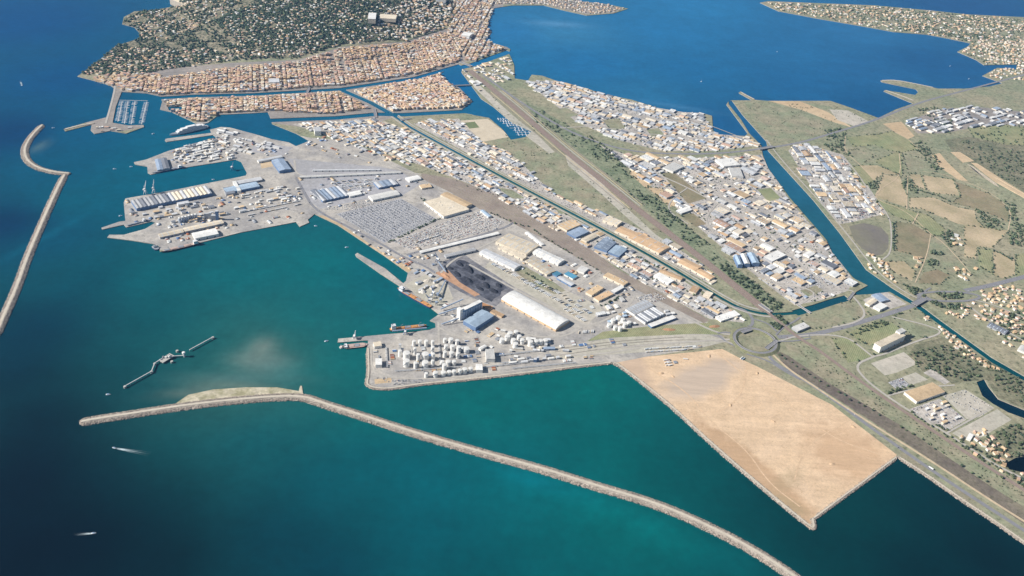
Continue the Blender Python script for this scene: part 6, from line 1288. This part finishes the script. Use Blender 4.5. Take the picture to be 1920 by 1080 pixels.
wood(D_CENTRE, 'the estate streets', 260, 2.2, 4.2); wood(D_LAGOON, 'the lagoon estate streets', 160, 2.2, 4); wood(D_EASTBANK, 'the far bank estate', 70, 2.2, 4)
wood([(1440,190),(1400,195),(1440,262),(1500,266),(1640,225),(1600,205)], 'the marsh beside the lagoon', 160, 1.6, 3.2, ('olive',), .5)
wood([(1480,640),(1560,650),(1700,760),(1960,930),(1960,980),(1690,800),(1560,722)], 'the coastal waste', 260, 1.2, 2.6, ('olive',), .4)
wood([(900,150),(1000,225),(1100,310),(1270,460),(1140,402),(960,290)], 'the rail land', 220, 1.5, 3.4, ('olive', 'oak'), .5)
wood(HILLPX, 'the wooded hill', 9000, 3.6, 7.6, ('pine', 'pine', 'oak'), .25)
wood([(400,40),(560,-20),(720,10),(690,70),(600,95),(470,100)], 'the wooded hill', 3000, 4, 7.6, ('pine', 'pine', 'oak'))
wood(D_BARROU, 'the lagoon point gardens', 200, 2.5, 5); wood(D_BALARUC, 'the spa village gardens', 1200, 3, 6.5, clump=.35); wood(D_NORTHTOWN, 'the lagoon suburb', 120, 2.5, 5, zoneocc=False)
wood([(150,140),(217,90),(330,90),(430,100),(440,114),(330,128),(240,142)], 'the lower slope', 800, 3, 5.5, clump=.3)
wood([(545,118),(600,112),(592,128),(560,130)], 'the square in the old town', 40, 3.5, 5.5, zoneocc=False)
for n_, m_, w_ in zone_w:
    if n_ == 'field':
        for p in resample(w_+w_[:1], 13):
            if random.random() < .55 and visible(*p, 4, 20) and free(*p): TREES.append((p[0]+random.gauss(0, 2), p[1]+random.gauss(0, 2), float(hz(*p)), random.uniform(2.2, 5), random.choice(('oak', 'olive', 'pine')), 'the field hedges'))
hillset = {'the wooded hill', 'the lower slope'}
near = [t for t in TREES if visible(t[0], t[1], t[2]+3, -6) and t[5] not in hillset]; near.sort(key=lambda t: -t[3]/math.hypot(t[0], t[1], CAM_H)); own = set(map(id, near[:300]))
TN = {'pine': 'dark pine', 'olive': 'grey-green olive', 'oak': 'green broadleaf'}
for t in near[:300]:
    x, y, z, r_, k, pl = t; o = root('tree', x, y, z, random.uniform(0, 6), f'{TN[k]} tree in {pl}', 'tree', f'trees in {pl}'); s = (r_*random.uniform(.9, 1.1), r_*random.uniform(.9, 1.1), r_*random.uniform(1.15, 1.5)); o.scale = s
    link('trunk', TRUNK, o); link('crown', random.choice(CROWN[k]), o)
rest = [t for t in TREES if id(t) not in own and visible(t[0], t[1], t[2], 120)]
M('leaf_mass', attr=True, var=.3, s1=1/5., s2=1/1.6)
v1, f1, c1 = ico_template(5, .3); v2, f2, c2 = ico_template(9, .32)
tm = (np.concatenate([v1*[.72, .72, .5]+[.18, 0, .62], v2*[.6, .6, .46]+[-.36, .22, .5]]), np.concatenate([f1, f2+len(v1)]), np.concatenate([c1, c2]))
LC = {'pine': (78,94,78), 'olive': (104,112,88), 'oak': (92,106,78)}
pos = np.array([(t[0], t[1], t[2]) for t in rest]); sc_ = np.array([(t[3], t[3], t[3]*1.3) for t in rest])*RNG.uniform(.9, 1.15, (len(rest), 1)); cols = np.array([lin(LC[t[4]]) for t in rest])*RNG.uniform(.7, 1.3, (len(rest), 1))
stuff(scatter('distant_woodland', tm, pos, sc_, RNG.uniform(0, 6.3, len(rest)), cols, MATS['leaf_mass']))

# ------------------------------------------------------------------ haze
hb_ = MB(); hb_.add([(x, y, z) for z in (-6, 1760) for x, y in ((-33000, -33000), (33000, -33000), (33000, 33000), (-33000, 33000))], [(3, 2, 1, 0), (4, 5, 6, 7), (0, 1, 5, 4), (1, 2, 6, 5), (2, 3, 7, 6), (3, 0, 4, 7)])
hm = bpy.data.materials.new('haze'); hm.use_nodes = True; hm.node_tree.nodes.clear(); pv = hm.node_tree.nodes.new('ShaderNodeVolumePrincipled'); ho = hm.node_tree.nodes.new('ShaderNodeOutputMaterial')
pv.inputs['Color'].default_value = (.26, .54, 1, 1); pv.inputs['Density'].default_value = 2.1e-5; pv.inputs['Anisotropy'].default_value = .1; hm.node_tree.links.new(pv.outputs[0], ho.inputs['Volume'])
stuff(hb_.obj('haze', hm))
print('COUNTS rooms', len(ROOMS), 'cars', len(CARS), 'trees', len(TREES), 'trailers', NT[0])
